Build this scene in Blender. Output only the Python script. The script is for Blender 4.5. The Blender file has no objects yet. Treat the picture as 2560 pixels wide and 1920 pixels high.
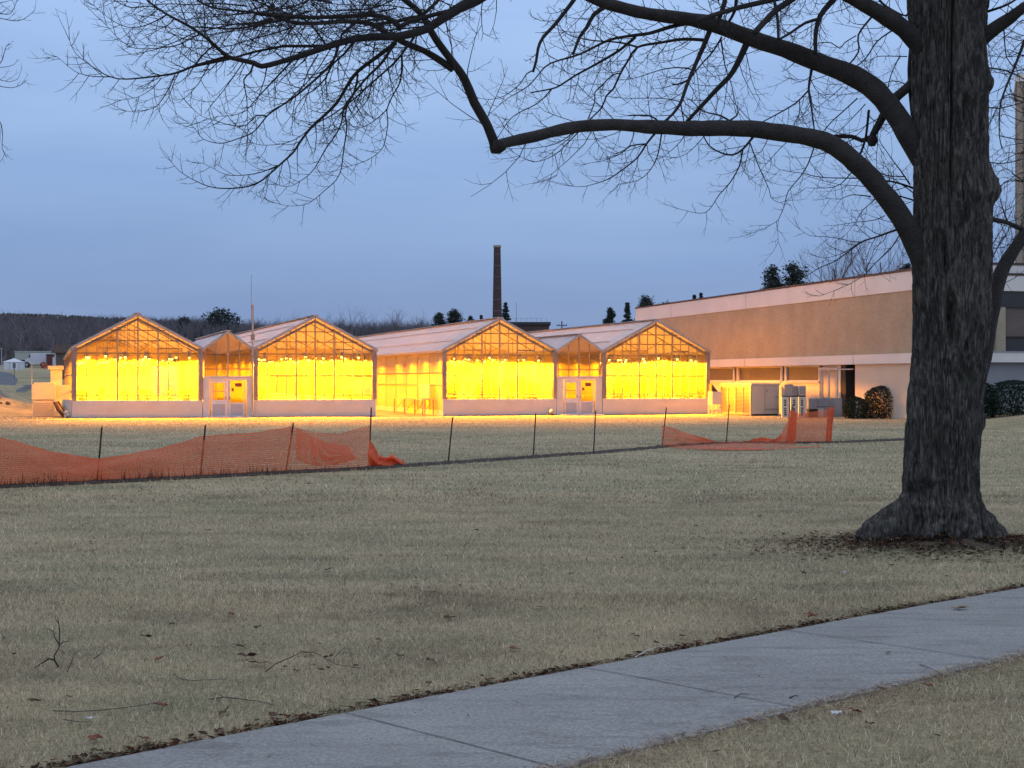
import bpy, math, random
import numpy as np
from mathutils import Vector, noise as mnoise

rnd = random.Random(7)
sc = bpy.context.scene
COL = sc.collection
F = 3800.0            # focal length in photo pixels (2560 wide)
EYE = 1.7
HOR = 948.0           # horizon row in the photo
AG = math.radians(16.9)      # heading of the greenhouse row
AB = math.radians(14.2)      # heading of the flat-roofed building

# ---------------------------------------------------------------- helpers
def sstep(a, b, x):
    t = max(0.0, min(1.0, (x - a) / (b - a)))
    return t * t * (3 - 2 * t)

G0 = (-23.16, 80.0)
RX, RY = math.cos(AG), math.sin(AG)
TREE_X, TREE_Y = 4.6, 16.15

def gz(x, y):
    """height of the terrain"""
    z = -0.0045 * min(y, 85.0)
    # bank rising on the right, towards the building wing
    z += 0.13 * max(0.0, x - 18.5 - 0.02 * y) * sstep(35, 70, y) * (1 - sstep(90, 130, y) * 0.6) * (1 if x < 32 else 32.0 / x)
    # greenhouse frame
    u = (x - G0[0]) * RX + (y - G0[1]) * RY
    v = -(x - G0[0]) * RY + (y - G0[1]) * RX
    k = max(sstep(-2.6, -6.5, u) if u < -2.6 else 0.0, sstep(44, 60, v))
    rise = 0.78 * sstep(6, 20, v) + 0.026 * max(0.0, v - 22) - 0.010 * max(0.0, v - 135)
    z += k * rise
    # wooded hill far behind on the left
    if y > 210:
        h = sstep(215, 430, y)
        z += h * (1.5 + 11.0 * sstep(-52, -125, x * 400.0 / y))
    # low mound around the big tree
    r2 = (x - TREE_X) ** 2 + (y - TREE_Y) ** 2
    z += 0.15 * math.exp(-r2 / 1.05) * (1 + .55 * mnoise.noise(Vector((x * 2.4, y * 2.4, 6.0)))) if r2 < 12 else 0
    # gentle unevenness
    z += 0.035 * mnoise.noise(Vector((x * 0.21, y * 0.21, 3.1)))
    return z

def P(px, py, Z):
    return Vector(((px - 1280.0) / F * Z, Z, EYE + (HOR - py) / F * Z))

def GP(px, py):
    """point of the terrain seen at a photo pixel"""
    lo, hi = 3.0, 400.0
    Z = lo
    step = 0.25
    while Z < hi:
        q = P(px, py, Z)
        if q.z <= gz(q.x, q.y):
            break
        Z += step
        step *= 1.01
    a, b = Z - step, Z
    for _ in range(25):
        m = 0.5 * (a + b)
        q = P(px, py, m)
        if q.z <= gz(q.x, q.y):
            b = m
        else:
            a = m
    q = P(px, py, b)
    return Vector((q.x, q.y, gz(q.x, q.y)))

def lerp_tab(tab, x):
    if x <= tab[0][0]:
        return tab[0][1]
    for (x0, y0), (x1, y1) in zip(tab, tab[1:]):
        if x <= x1:
            return y0 + (y1 - y0) * (x - x0) / (x1 - x0)
    return tab[-1][1]

class MB:
    """collects shapes and links them as ONE mesh object"""
    def __init__(self):
        self.v, self.f, self.m = [], [], []
        self.mi = 0
    def add(self, vs, fs):
        o = len(self.v)
        self.v.extend([tuple(p) for p in vs])
        for f in fs:
            self.f.append(tuple(i + o for i in f))
            self.m.append(self.mi)
        return self
    def box(self, x0, x1, y0, y1, z0, z1):
        vs = [(x0, y0, z0), (x1, y0, z0), (x1, y1, z0), (x0, y1, z0), (x0, y0, z1), (x1, y0, z1), (x1, y1, z1), (x0, y1, z1)]
        return self.add(vs, [(0, 3, 2, 1), (4, 5, 6, 7), (0, 1, 5, 4), (1, 2, 6, 5), (2, 3, 7, 6), (3, 0, 4, 7)])
    def quad(self, a, b, c, d):
        return self.add([a, b, c, d], [(0, 1, 2, 3)])
    def bar(self, a, b, w, h=None):
        h = h or w
        a, b = Vector(a), Vector(b)
        d = (b - a).normalized()
        up = Vector((0, 0, 1)) if abs(d.z) < 0.95 else Vector((0, 1, 0))
        s = d.cross(up).normalized() * (w / 2)
        u = s.cross(d).normalized() * (h / 2)
        vs = [a - s - u, a + s - u, a + s + u, a - s + u, b - s - u, b + s - u, b + s + u, b - s + u]
        return self.add(vs, [(0, 1, 2, 3), (7, 6, 5, 4), (0, 4, 5, 1), (1, 5, 6, 2), (2, 6, 7, 3), (3, 7, 4, 0)])
    def tube(self, pts, rad, n=8, cap=True, wob=0.0, seed=0.0):
        pts = [Vector(p) for p in pts]
        m = len(pts)
        o = len(self.v)
        prev = None
        for i, p in enumerate(pts):
            d = (pts[min(i + 1, m - 1)] - pts[max(i - 1, 0)])
            if d.length < 1e-9:
                d = Vector((0, 0, 1))
            d.normalize()
            if prev is None:
                ref = Vector((0, 1, 0)) if abs(d.y) < 0.9 else Vector((1, 0, 0))
                s = d.cross(ref).normalized()
            else:
                s = (prev - d * prev.dot(d))
                if s.length < 1e-6:
                    s = d.cross(Vector((0, 1, 0)))
                s.normalize()
            prev = s
            t = d.cross(s)
            r = rad[i] if hasattr(rad, '__len__') else rad
            for k in range(n):
                a = 2 * math.pi * k / n
                rr = r
                if wob:
                    rr *= 1 + wob * mnoise.noise(Vector((p.x * 5 + math.cos(a) * .7 + seed, p.y * 5 + math.sin(a) * .7, p.z * 5)))
                q = p + (s * math.cos(a) + t * math.sin(a)) * rr
                self.v.append((q.x, q.y, q.z))
        for i in range(m - 1):
            for k in range(n):
                k2 = (k + 1) % n
                self.f.append((o + i * n + k, o + i * n + k2, o + (i + 1) * n + k2, o + (i + 1) * n + k))
                self.m.append(self.mi)
        if cap:
            self.f.append(tuple(o + k for k in range(n))[::-1]); self.m.append(self.mi)
            self.f.append(tuple(o + (m - 1) * n + k for k in range(n))); self.m.append(self.mi)
        return self
    def lathe(self, prof, n=24, c=(0, 0, 0)):
        o = len(self.v)
        for r, z in prof:
            for k in range(n):
                a = 2 * math.pi * k / n
                self.v.append((c[0] + r * math.cos(a), c[1] + r * math.sin(a), c[2] + z))
        for i in range(len(prof) - 1):
            for k in range(n):
                k2 = (k + 1) % n
                self.f.append((o + i * n + k, o + i * n + k2, o + (i + 1) * n + k2, o + (i + 1) * n + k)); self.m.append(self.mi)
        self.f.append(tuple(o + k for k in range(n))[::-1]); self.m.append(self.mi)
        self.f.append(tuple(o + (len(prof) - 1) * n + k for k in range(n))); self.m.append(self.mi)
        return self
    def prism(self, poly, y0, y1):
        """polygon in x,z extruded along y"""
        n = len(poly)
        vs = [(x, y0, z) for x, z in poly] + [(x, y1, z) for x, z in poly]
        fs = [tuple(range(n)), tuple(range(2 * n - 1, n - 1, -1))]
        fs += [(i, i + n, (i + 1) % n + n, (i + 1) % n) for i in range(n)]
        return self.add(vs, fs)
    def build(self, name, mat, parent=None, smooth=False, bevel=0):
        me = bpy.data.meshes.new(name)
        me.from_pydata(self.v, [], self.f)
        mats = mat if isinstance(mat, (list, tuple)) else [mat]
        for q in mats:
            me.materials.append(q)
        if len(mats) > 1:
            me.polygons.foreach_set('material_index', self.m)
        if smooth:
            me.polygons.foreach_set('use_smooth', [True] * len(self.f))
        me.update()
        o = bpy.data.objects.new(name, me)
        COL.objects.link(o)
        if parent is not None:
            o.parent = parent
        if bevel:
            b = o.modifiers.new('bevel', 'BEVEL')
            b.width = bevel
            b.segments = 2
            b.limit_method = 'ANGLE'
        return o

def np_mesh(name, V, nper, mat, parent=None, attr=None, faces=None):
    """fast mesh: V (n,3); every nper verts make one face, or explicit faces (m,k)"""
    me = bpy.data.meshes.new(name)
    V = np.ascontiguousarray(V, dtype=np.float32)
    nv = len(V)
    me.vertices.add(nv)
    me.vertices.foreach_set('co', V.ravel())
    if faces is None:
        idx = np.arange(nv, dtype=np.int32)
        nf, k = nv // nper, nper
    else:
        faces = np.ascontiguousarray(faces, dtype=np.int32)
        nf, k = faces.shape
        idx = faces.ravel()
    me.loops.add(nf * k)
    me.loops.foreach_set('vertex_index', idx)
    me.polygons.add(nf)
    me.polygons.foreach_set('loop_start', np.arange(nf, dtype=np.int32) * k)
    me.polygons.foreach_set('loop_total', np.full(nf, k, dtype=np.int32))
    me.update(calc_edges=True)
    if attr is not None:
        a = me.attributes.new('tint', 'FLOAT_COLOR', 'POINT')
        a.data.foreach_set('color', np.ascontiguousarray(attr, dtype=np.float32).ravel())
    me.materials.append(mat)
    me.validate()
    o = bpy.data.objects.new(name, me)
    COL.objects.link(o)
    if parent is not None:
        o.parent = parent
    return o

def tag(o, label=None, cat=None, group=None, kind=None):
    if label: o['label'] = label
    if cat: o['category'] = cat
    if group: o['group'] = group
    if kind: o['kind'] = kind
    return o

def thing(name, label, cat, loc=(0, 0, 0), rotz=0.0, group=None):
    o = bpy.data.objects.new(name, None)
    o.empty_display_size = 0.3
    o.location = loc
    o.rotation_euler = (0, 0, rotz)
    COL.objects.link(o)
    return tag(o, label, cat, group)

def dup(root, loc, rotz=None, label=None, group=None, scale=None):
    r = root.copy(); COL.objects.link(r); r.location = loc
    if rotz is not None: r.rotation_euler = (0, 0, rotz)
    if scale is not None: r.scale = scale
    if label: r['label'] = label
    if group: r['group'] = group
    for ch in list(root.children):
        c = ch.copy(); COL.objects.link(c); c.parent = r
        for g in list(ch.children):
            d = g.copy(); COL.objects.link(d); d.parent = c
    return r

# ---------------------------------------------------------------- materials
def new_mat(name):
    m = bpy.data.materials.new(name)
    m.use_nodes = True
    nt = m.node_tree
    nt.nodes.clear()
    out = nt.nodes.new('ShaderNodeOutputMaterial')
    return m, nt, out

def nd(nt, t, **kw):
    n = nt.nodes.new(t)
    for k, v in kw.items():
        setattr(n, k, v)
    return n

def ramp(nt, fac, stops, interp='LINEAR'):
    r = nd(nt, 'ShaderNodeValToRGB')
    r.color_ramp.interpolation = interp
    e = r.color_ramp.elements
    while len(e) > 1:
        e.remove(e[-1])
    e[0].position = stops[0][0]; e[0].color = (*stops[0][1], 1)
    for p, c in stops[1:]:
        q = e.new(p); q.color = (*c, 1)
    nt.links.new(fac, r.inputs[0])
    return r.outputs[0]

def noise(nt, vec, scale, detail=4.0, rough=0.55, dist=0.0):
    n = nd(nt, 'ShaderNodeTexNoise')
    n.inputs['Scale'].default_value = scale
    n.inputs['Detail'].default_value = detail
    n.inputs['Roughness'].default_value = rough
    n.inputs['Distortion'].default_value = dist
    nt.links.new(vec, n.inputs['Vector'])
    return n.outputs['Fac']

def coords(nt, kind='Object', scale=(1, 1, 1)):
    tc = nd(nt, 'ShaderNodeTexCoord')
    mp = nd(nt, 'ShaderNodeMapping')
    mp.inputs['Scale'].default_value = scale
    nt.links.new(tc.outputs[kind], mp.inputs['Vector'])
    return mp.outputs[0]

def mixc(nt, fac, a, b, blend='MIX'):
    m = nd(nt, 'ShaderNodeMix', data_type='RGBA', blend_type=blend)
    for sock, val in ((m.inputs[0], fac), (m.inputs[6], a), (m.inputs[7], b)):
        if isinstance(val, (int, float)):
            sock.default_value = val
        elif isinstance(val, tuple):
            sock.default_value = (*val, 1)
        else:
            nt.links.new(val, sock)
    return m.outputs[2]

def bumpn(nt, height, strength=0.3, dist=0.02):
    b = nd(nt, 'ShaderNodeBump')
    b.inputs['Strength'].default_value = strength
    b.inputs['Distance'].default_value = dist
    nt.links.new(height, b.inputs['Height'])
    return b.outputs[0]

def pbsdf(nt, out, color, rough=0.7, metal=0.0, normal=None, spec=0.5):
    b = nd(nt, 'ShaderNodeBsdfPrincipled')
    if isinstance(color, tuple):
        b.inputs['Base Color'].default_value = (*color, 1)
    else:
        nt.links.new(color, b.inputs['Base Color'])
    b.inputs['Roughness'].default_value = rough
    b.inputs['Metallic'].default_value = metal
    b.inputs['Specular IOR Level'].default_value = spec
    if normal is not None:
        nt.links.new(normal, b.inputs['Normal'])
    nt.links.new(b.outputs[0], out.inputs[0])
    return b

def pmat(name, c1, c2=None, scale=3.0, rough=0.7, metal=0.0, bump=0.15, bdist=0.01, spec=0.4, sc3=(1, 1, 1)):
    m, nt, out = new_mat(name)
    c2 = c2 or tuple(x * 0.8 for x in c1)
    v = coords(nt, 'Object', sc3)
    f = noise(nt, v, scale, 6, 0.6)
    c = ramp(nt, f, [(0.3, c1), (0.7, c2)])
    nrm = bumpn(nt, noise(nt, v, scale * 6, 5), bump, bdist) if bump else None
    pbsdf(nt, out, c, rough, metal, nrm, spec)
    return m

M = {}
M['white_metal'] = pmat('white painted metal', (.62, .61, .62), (.54, .53, .55), 1.3, .45, bump=.05)
M['door_white'] = pmat('white door paint', (.66, .66, .70), (.58, .58, .62), 2.0, .5, bump=.04)
M['kick'] = pmat('grey door kick panel', (.40, .41, .47), (.34, .35, .41), 3.0, .5, bump=.05)
M['concrete_white'] = pmat('painted concrete footing', (.60, .57, .57), (.50, .48, .48), .8, .8, bump=.2)
M['steel_dark'] = pmat('weathered steel', (.27, .24, .24), (.19, .175, .175), 2.0, .5, .4, bump=.1)
M['alu'] = pmat('aluminium bars', (.34, .28, .23), (.27, .22, .18), 2.0, .5, .3, bump=.05)
M['galv'] = pmat('galvanised steel', (.42, .42, .43), (.32, .32, .33), 3.0, .5, .5, bump=.08)
M['inner_white'] = pmat('white interior cladding', (.60, .55, .48), (.51, .47, .41), .7, .8, bump=.05)
M['gravel'] = pmat('greenhouse floor', (.17, .155, .135), (.11, .10, .085), 3, .9, bump=.3)
M['plant_green'] = pmat('greenhouse leaves', (.05, .10, .025), (.03, .06, .015), 8, .6, bump=0)
M['black_post'] = pmat('dark green stake', (.020, .022, .020), (.035, .028, .022), 9, .6, bump=.1)
M['orange_net'] = pmat('orange plastic mesh', (.62, .13, .065), (.50, .10, .055), 1.2, .5, bump=0)
M['brick_red'] = None
M['white_wall'] = pmat('white concrete band', (.80, .75, .72), (.70, .66, .63), .35, .75, bump=.05)
M['cream_wall'] = pmat('cream render', (.68, .58, .47), (.60, .51, .41), .5, .85, bump=.1)
M['grey_wall'] = pmat('grey concrete', (.30, .30, .32), (.23, .23, .25), .7, .85, bump=.1)
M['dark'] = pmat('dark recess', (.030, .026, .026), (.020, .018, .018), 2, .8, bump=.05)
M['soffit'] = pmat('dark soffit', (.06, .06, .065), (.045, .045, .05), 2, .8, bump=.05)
M['roof_edge'] = pmat('brown roof edge', (.10, .065, .06), (.07, .05, .045), 2, .7, bump=.05)
M['blind'] = pmat('window blinds', (.17, .13, .115), (.13, .10, .09), 1.0, .6, bump=.05, sc3=(1, 1, 8))
M['window_dark'] = pmat('dim window glass', (.10, .085, .075), (.065, .058, .055), .8, .45, bump=.02, spec=.3)
M['ac_grey'] = pmat('grey cabinet paint', (.56, .51, .45), (.48, .44, .39), .9, .5, bump=.05)
M['ac_white'] = pmat('pale cabinet paint', (.62, .58, .52), (.52, .48, .44), .9, .5, bump=.05)
M['blue_grey'] = pmat('blue grey sheet metal', (.30, .32, .37), (.24, .26, .30), 2, .5, bump=.05)
M['pallet'] = pmat('white plastic pallet', (.72, .68, .62), (.62, .58, .52), 2, .6, bump=.05)
M['van'] = pmat('white van paint', (.62, .62, .70), (.56, .56, .64), .5, .35, bump=0)
M['trailer'] = pmat('pale trailer cladding', (.42, .44, .42), (.36, .38, .37), .5, .6, bump=.05)
M['tent'] = pmat('white tent fabric', (.72, .74, .78), (.64, .66, .72), .5, .8, bump=.1)
M['red_brown'] = pmat('dark red door', (.15, .045, .045), (.11, .035, .035), 1, .7, bump=.05)
M['tyre'] = pmat('tyre rubber', (.02, .02, .022), (.03, .03, .03), 5, .8, bump=.1)
M['shingle'] = pmat('brown shingle roof', (.17, .125, .105), (.12, .09, .08), 3, .9, bump=.2)
M['orange_paint'] = pmat('orange barrier', (.55, .12, .07), (.42, .09, .06), 2, .6, bump=.05)
M['tan_box'] = pmat('tan cooler cabinet', (.62, .55, .44), (.52, .46, .36), .8, .55, bump=.05)
M['asphalt'] = pmat('far road', (.14, .15, .17), (.10, .11, .13), .3, .9, bump=.1)
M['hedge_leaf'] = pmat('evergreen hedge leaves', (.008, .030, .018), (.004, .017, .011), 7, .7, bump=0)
M['glass_dim'] = None
M['needle'] = pmat('pine needles', (.045, .062, .052), (.028, .042, .038), 2, .8, bump=0)
M['conifer_bark'] = pmat('conifer bark', (.06, .045, .04), (.04, .03, .027), 3, .9, bump=.2)
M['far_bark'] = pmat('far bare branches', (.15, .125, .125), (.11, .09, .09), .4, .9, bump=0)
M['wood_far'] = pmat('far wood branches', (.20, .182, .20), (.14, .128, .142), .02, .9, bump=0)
M['wood_dark'] = pmat('dark branches', (.040, .033, .032), (.026, .022, .022), 4, .9, bump=.3)
M['twig_brown'] = pmat('weathered twig', (.12, .10, .088), (.07, .06, .054), 6, .9, bump=.2)
M['louvre'] = pmat('louvre blades', (.26, .215, .165), (.21, .175, .135), .9, .5, bump=.05)
M['louvre_frame'] = pmat('louvre frame', (.42, .37, .30), (.35, .31, .25), .9, .5, bump=.05)
M['rust'] = pmat('rusty brown junk', (.13, .07, .05), (.08, .05, .04), 3, .8, bump=.2)
M['soil'] = pmat('dark soil strip', (.040, .030, .026), (.065, .050, .040), 3, .95, bump=.6, bdist=.03)
M['sign_grey'] = pmat('back of a grey sign', (.16, .15, .18), (.13, .12, .15), 2, .6, bump=0)
M['pole_white'] = pmat('white pole', (.50, .50, .52), (.42, .42, .44), 2, .5, bump=0)
M['litter'] = pmat('white litter', (.60, .60, .62), (.5, .5, .53), 20, .7, bump=0)

def brick_mat(name, c1, c2, mortar, sx=1.0):
    m, nt, out = new_mat(name)
    tc = nd(nt, 'ShaderNodeTexCoord')
    s = nd(nt, 'ShaderNodeSeparateXYZ'); nt.links.new(tc.outputs['Object'], s.inputs[0])
    ad = nd(nt, 'ShaderNodeMath', operation='ADD'); nt.links.new(s.outputs[0], ad.inputs[0]); nt.links.new(s.outputs[1], ad.inputs[1])
    cb = nd(nt, 'ShaderNodeCombineXYZ'); nt.links.new(ad.outputs[0], cb.inputs[0]); nt.links.new(s.outputs[2], cb.inputs[1])
    b = nd(nt, 'ShaderNodeTexBrick')
    b.inputs['Scale'].default_value = sx
    b.inputs['Brick Width'].default_value = .24; b.inputs['Row Height'].default_value = .08
    b.inputs['Mortar Size'].default_value = .012
    b.inputs['Color1'].default_value = (*c1, 1); b.inputs['Color2'].default_value = (*c2, 1); b.inputs['Mortar'].default_value = (*mortar, 1)
    nt.links.new(cb.outputs[0], b.inputs['Vector'])
    f = noise(nt, coords(nt, 'Object'), .6, 5)
    c = mixc(nt, .5, b.outputs['Color'], ramp(nt, f, [(.3, (.62, .62, .62)), (.7, (1, 1, 1))]), 'MULTIPLY')
    pbsdf(nt, out, c, .9, 0, bumpn(nt, b.outputs['Fac'], .3, .01), .2)
    return m
M['brick_tan'] = brick_mat('tan brick', (.45, .38, .275), (.38, .315, .23), (.42, .38, .30))
M['brick_red'] = brick_mat('dark red brick', (.11, .060, .058), (.080, .046, .046), (.13, .10, .10), 1.0)
M['brick_pink'] = brick_mat('pinkish tower brick', (.33, .23, .19), (.27, .19, .16), (.32, .27, .24), 1.0)

def glazing(name, tr, trans_col, dif=.12):
    """condensation-hazed glass: part clear, part scattering"""
    m, nt, out = new_mat(name)
    v = coords(nt, 'Object', (1, 1, .6))
    f = noise(nt, v, 1.1, 3, .5)
    t = nd(nt, 'ShaderNodeBsdfTransparent'); t.inputs[0].default_value = (.93, .92, .88, 1)
    tl = nd(nt, 'ShaderNodeBsdfTranslucent'); tl.inputs[0].default_value = (*trans_col, 1)
    gl = nd(nt, 'ShaderNodeBsdfGlossy'); gl.inputs['Roughness'].default_value = .06
    fac = nd(nt, 'ShaderNodeMapRange')
    fac.inputs[1].default_value = .3; fac.inputs[2].default_value = .7
    fac.inputs[3].default_value = max(0, 1 - tr - .05); fac.inputs[4].default_value = min(1, 1 - tr + .05)
    nt.links.new(f, fac.inputs[0])
    a = nd(nt, 'ShaderNodeMixShader'); nt.links.new(fac.outputs[0], a.inputs[0])
    nt.links.new(t.outputs[0], a.inputs[1]); nt.links.new(tl.outputs[0], a.inputs[2])
    fr = nd(nt, 'ShaderNodeFresnel'); fr.inputs[0].default_value = 1.4
    mu = nd(nt, 'ShaderNodeMath', operation='MULTIPLY'); nt.links.new(fr.outputs[0], mu.inputs[0]); mu.inputs[1].default_value = .6
    b = nd(nt, 'ShaderNodeMixShader'); nt.links.new(mu.outputs[0], b.inputs[0])
    nt.links.new(a.outputs[0], b.inputs[1]); nt.links.new(gl.outputs[0], b.inputs[2])
    nt.links.new(b.outputs[0], out.inputs[0])
    return m
M['glass'] = glazing('hazy greenhouse glass', .84, (.30, .27, .14))
def side_mat():
    m, nt, out = new_mat('corrugated side glazing')
    v = coords(nt, 'Object', (1, 3, .35))
    f = noise(nt, v, 1.5, 4, .6)
    t = nd(nt, 'ShaderNodeBsdfTransparent'); t.inputs[0].default_value = (.9, .85, .7, 1)
    tl = nd(nt, 'ShaderNodeBsdfTranslucent'); nt.links.new(ramp(nt, f, [(.3, (.045, .035, .013)), (.7, (.11, .09, .034))]), tl.inputs[0])
    d = nd(nt, 'ShaderNodeBsdfDiffuse'); d.inputs[0].default_value = (.5, .46, .38, 1)
    a = nd(nt, 'ShaderNodeMixShader'); a.inputs[0].default_value = .55; nt.links.new(tl.outputs[0], a.inputs[1]); nt.links.new(d.outputs[0], a.inputs[2])
    b = nd(nt, 'ShaderNodeMixShader'); b.inputs[0].default_value = .065; nt.links.new(a.outputs[0], b.inputs[1]); nt.links.new(t.outputs[0], b.inputs[2])
    nt.links.new(b.outputs[0], out.inputs[0])
    return m
M['glass_side'] = side_mat()

M['glass_dim'] = glazing('dimmed side glass', .22, (.22, .19, .10))  # clear share cut on the side panes to weaken lamp light spilling outside
def roof_mat():
    m, nt, out = new_mat('whitewashed greenhouse roof')
    v = coords(nt, 'Object', (1, 1, 1))
    f = noise(nt, v, .7, 6, .6)
    f2 = noise(nt, coords(nt, 'Object', (6, .35, 6)), 1.0, 4)
    c = mixc(nt, .6, ramp(nt, f, [(.3, (.62, .60, .62)), (.7, (.50, .48, .51))]), ramp(nt, f2, [(.35, (.78, .78, .78)), (.65, (1, 1, 1))]), 'MULTIPLY')
    d = nd(nt, 'ShaderNodeBsdfPrincipled'); nt.links.new(c, d.inputs['Base Color']); d.inputs['Roughness'].default_value = .38
    d.inputs['Specular IOR Level'].default_value = .9
    wv = nd(nt, 'ShaderNodeTexWave'); wv.bands_direction = 'Y'; wv.inputs['Scale'].default_value = 1.2; wv.inputs['Distortion'].default_value = 0
    nt.links.new(coords(nt, 'Object'), wv.inputs['Vector'])
    nt.links.new(bumpn(nt, wv.outputs['Fac'], .25, .02), d.inputs['Normal'])
    tl = nd(nt, 'ShaderNodeBsdfTranslucent'); tl.inputs[0].default_value = (.7, .66, .6, 1)
    a = nd(nt, 'ShaderNodeMixShader'); a.inputs[0].default_value = .14
    nt.links.new(d.outputs[0], a.inputs[1]); nt.links.new(tl.outputs[0], a.inputs[2])
    nt.links.new(a.outputs[0], out.inputs[0])
    return m
M['roof'] = roof_mat()

def emis(name, col, st):
    m, nt, out = new_mat(name)
    e = nd(nt, 'ShaderNodeEmission'); e.inputs[0].default_value = (*col, 1); e.inputs[1].default_value = st
    nt.links.new(e.outputs[0], out.inputs[0])
    return m
LAMP_COL = (1.0, .335, .005)
M['bulb'] = emis('glowing sodium bulb', (1.0, .52, .07), 14.0)
M['reflector'] = pmat('lamp reflector', (.6, .6, .58), (.5, .5, .48), 4, .35, .6, bump=0)

def bark_mat():
    m, nt, out = new_mat('furrowed grey bark')
    v = coords(nt, 'Object', (1, 1, .26))
    f = noise(nt, v, 20, 8, .7, 1.1)
    f2 = noise(nt, coords(nt, 'Object', (1, 1, .3)), 3.5, 5, .6)
    c = ramp(nt, f, [(.34, (.027, .024, .023)), (.48, (.080, .072, .066)), (.62, (.195, .178, .163))])
    c = mixc(nt, .7, c, ramp(nt, f2, [(.3, (.6, .6, .62)), (.7, (1, 1, .97))]), 'MULTIPLY')
    moss = noise(nt, coords(nt, 'Object'), 2.2, 4)
    c = mixc(nt, ramp(nt, moss, [(.56, (0, 0, 0)), (.72, (.5, .5, .5))]), c, (.045, .055, .035))
    pbsdf(nt, out, c, .92, 0, bumpn(nt, f, .9, .03), .15)
    return m
M['bark'] = bark_mat()

def lawn_mat():
    m, nt, out = new_mat('dormant winter lawn')
    v = coords(nt, 'Object')
    big = noise(nt, v, .16, 5, .6, .4)
    mid = noise(nt, coords(nt, 'Object', (.55, 1.6, 1)), .9, 5, .65)
    fine = noise(nt, coords(nt, 'Object', (1, 1.0, 1)), 26, 6, .7)
    c = ramp(nt, fine, [(.28, (.25, .20, .125)), (.5, (.47, .39, .25)), (.72, (.68, .575, .385))])
    green = ramp(nt, fine, [(.28, (.15, .142, .085)), (.5, (.28, .262, .162)), (.72, (.43, .395, .255))])
    mx = nd(nt, 'ShaderNodeMath', operation='ADD'); nt.links.new(big, mx.inputs[0]); nt.links.new(mid, mx.inputs[1])
    k = ramp(nt, mx.outputs[0], [(.42, (0, 0, 0)), (.62, (1, 1, 1))])
    mh = nd(nt, 'ShaderNodeMath', operation='MULTIPLY'); nt.links.new(mx.outputs[0], mh.inputs[0]); mh.inputs[1].default_value = .5
    k = ramp(nt, mh.outputs[0], [(.42, (0, 0, 0)), (.60, (1, 1, 1))])
    c = mixc(nt, k, green, c)
    # bare earth and old leaves at the foot of the big tree
    tc = nd(nt, 'ShaderNodeTexCoord')
    mp = nd(nt, 'ShaderNodeMapping'); mp.inputs['Location'].default_value = (-TREE_X * .95, -TREE_Y * 1.05, 0); mp.inputs['Scale'].default_value = (.95, 1.05, 0)
    nt.links.new(tc.outputs['Object'], mp.inputs['Vector'])
    ln = nd(nt, 'ShaderNodeVectorMath', operation='LENGTH'); nt.links.new(mp.outputs[0], ln.inputs[0])
    ad = nd(nt, 'ShaderNodeMath', operation='MULTIPLY_ADD'); nt.links.new(noise(nt, v, 2.2, 5, .65), ad.inputs[0]); ad.inputs[1].default_value = 1.1
    nt.links.new(ln.outputs['Value'], ad.inputs[2])
    e = ramp(nt, ad.outputs[0], [(.0, (1, 1, 1)), (.99, (.95, .95, .95)), (1.0, (.95, .95, .95))])
    mr = nd(nt, 'ShaderNodeMapRange'); mr.inputs[1].default_value = 1.35; mr.inputs[2].default_value = 1.75; mr.inputs[3].default_value = .85; mr.inputs[4].default_value = 0
    nt.links.new(ad.outputs[0], mr.inputs[0])
    earth = ramp(nt, fine, [(.3, (.035, .028, .024)), (.7, (.10, .080, .064))])
    c = mixc(nt, mr.outputs[0], c, earth)
    pbsdf(nt, out, c, .95, 0, bumpn(nt, fine, .8, .04), .1)
    return m
M['lawn'] = lawn_mat()

def blade_mat(name):
    m, nt, out = new_mat(name)
    a = nd(nt, 'ShaderNodeAttribute'); a.attribute_name = 'tint'
    d = nd(nt, 'ShaderNodeBsdfDiffuse'); nt.links.new(a.outputs['Color'], d.inputs[0])
    t = nd(nt, 'ShaderNodeBsdfTranslucent'); nt.links.new(a.outputs['Color'], t.inputs[0])
    x = nd(nt, 'ShaderNodeMixShader'); x.inputs[0].default_value = .3
    nt.links.new(d.outputs[0], x.inputs[1]); nt.links.new(t.outputs[0], x.inputs[2])
    nt.links.new(x.outputs[0], out.inputs[0])
    return m
M['blade'] = blade_mat('grass blades')
M['leafstuff'] = blade_mat('dead leaf fragments')
def net_mat():
    m, nt, out = new_mat('orange plastic mesh')
    v = coords(nt, 'Object')
    c = ramp(nt, noise(nt, v, 1.3, 4), [(.3, (1.0, .22, .075)), (.7, (.85, .165, .06))])
    d = nd(nt, 'ShaderNodeBsdfPrincipled'); nt.links.new(c, d.inputs['Base Color']); d.inputs['Roughness'].default_value = .5
    t = nd(nt, 'ShaderNodeBsdfTranslucent'); nt.links.new(c, t.inputs[0])
    x = nd(nt, 'ShaderNodeMixShader'); x.inputs[0].default_value = .4
    nt.links.new(d.outputs[0], x.inputs[1]); nt.links.new(t.outputs[0], x.inputs[2]); nt.links.new(x.outputs[0], out.inputs[0])
    return m
M['orange_net'] = net_mat()
M['limb'] = pmat('dark limb bark', (.056, .048, .045), (.026, .022, .022), 5, .92, bump=.9, bdist=.03, sc3=(1, 1, 1))

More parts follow.
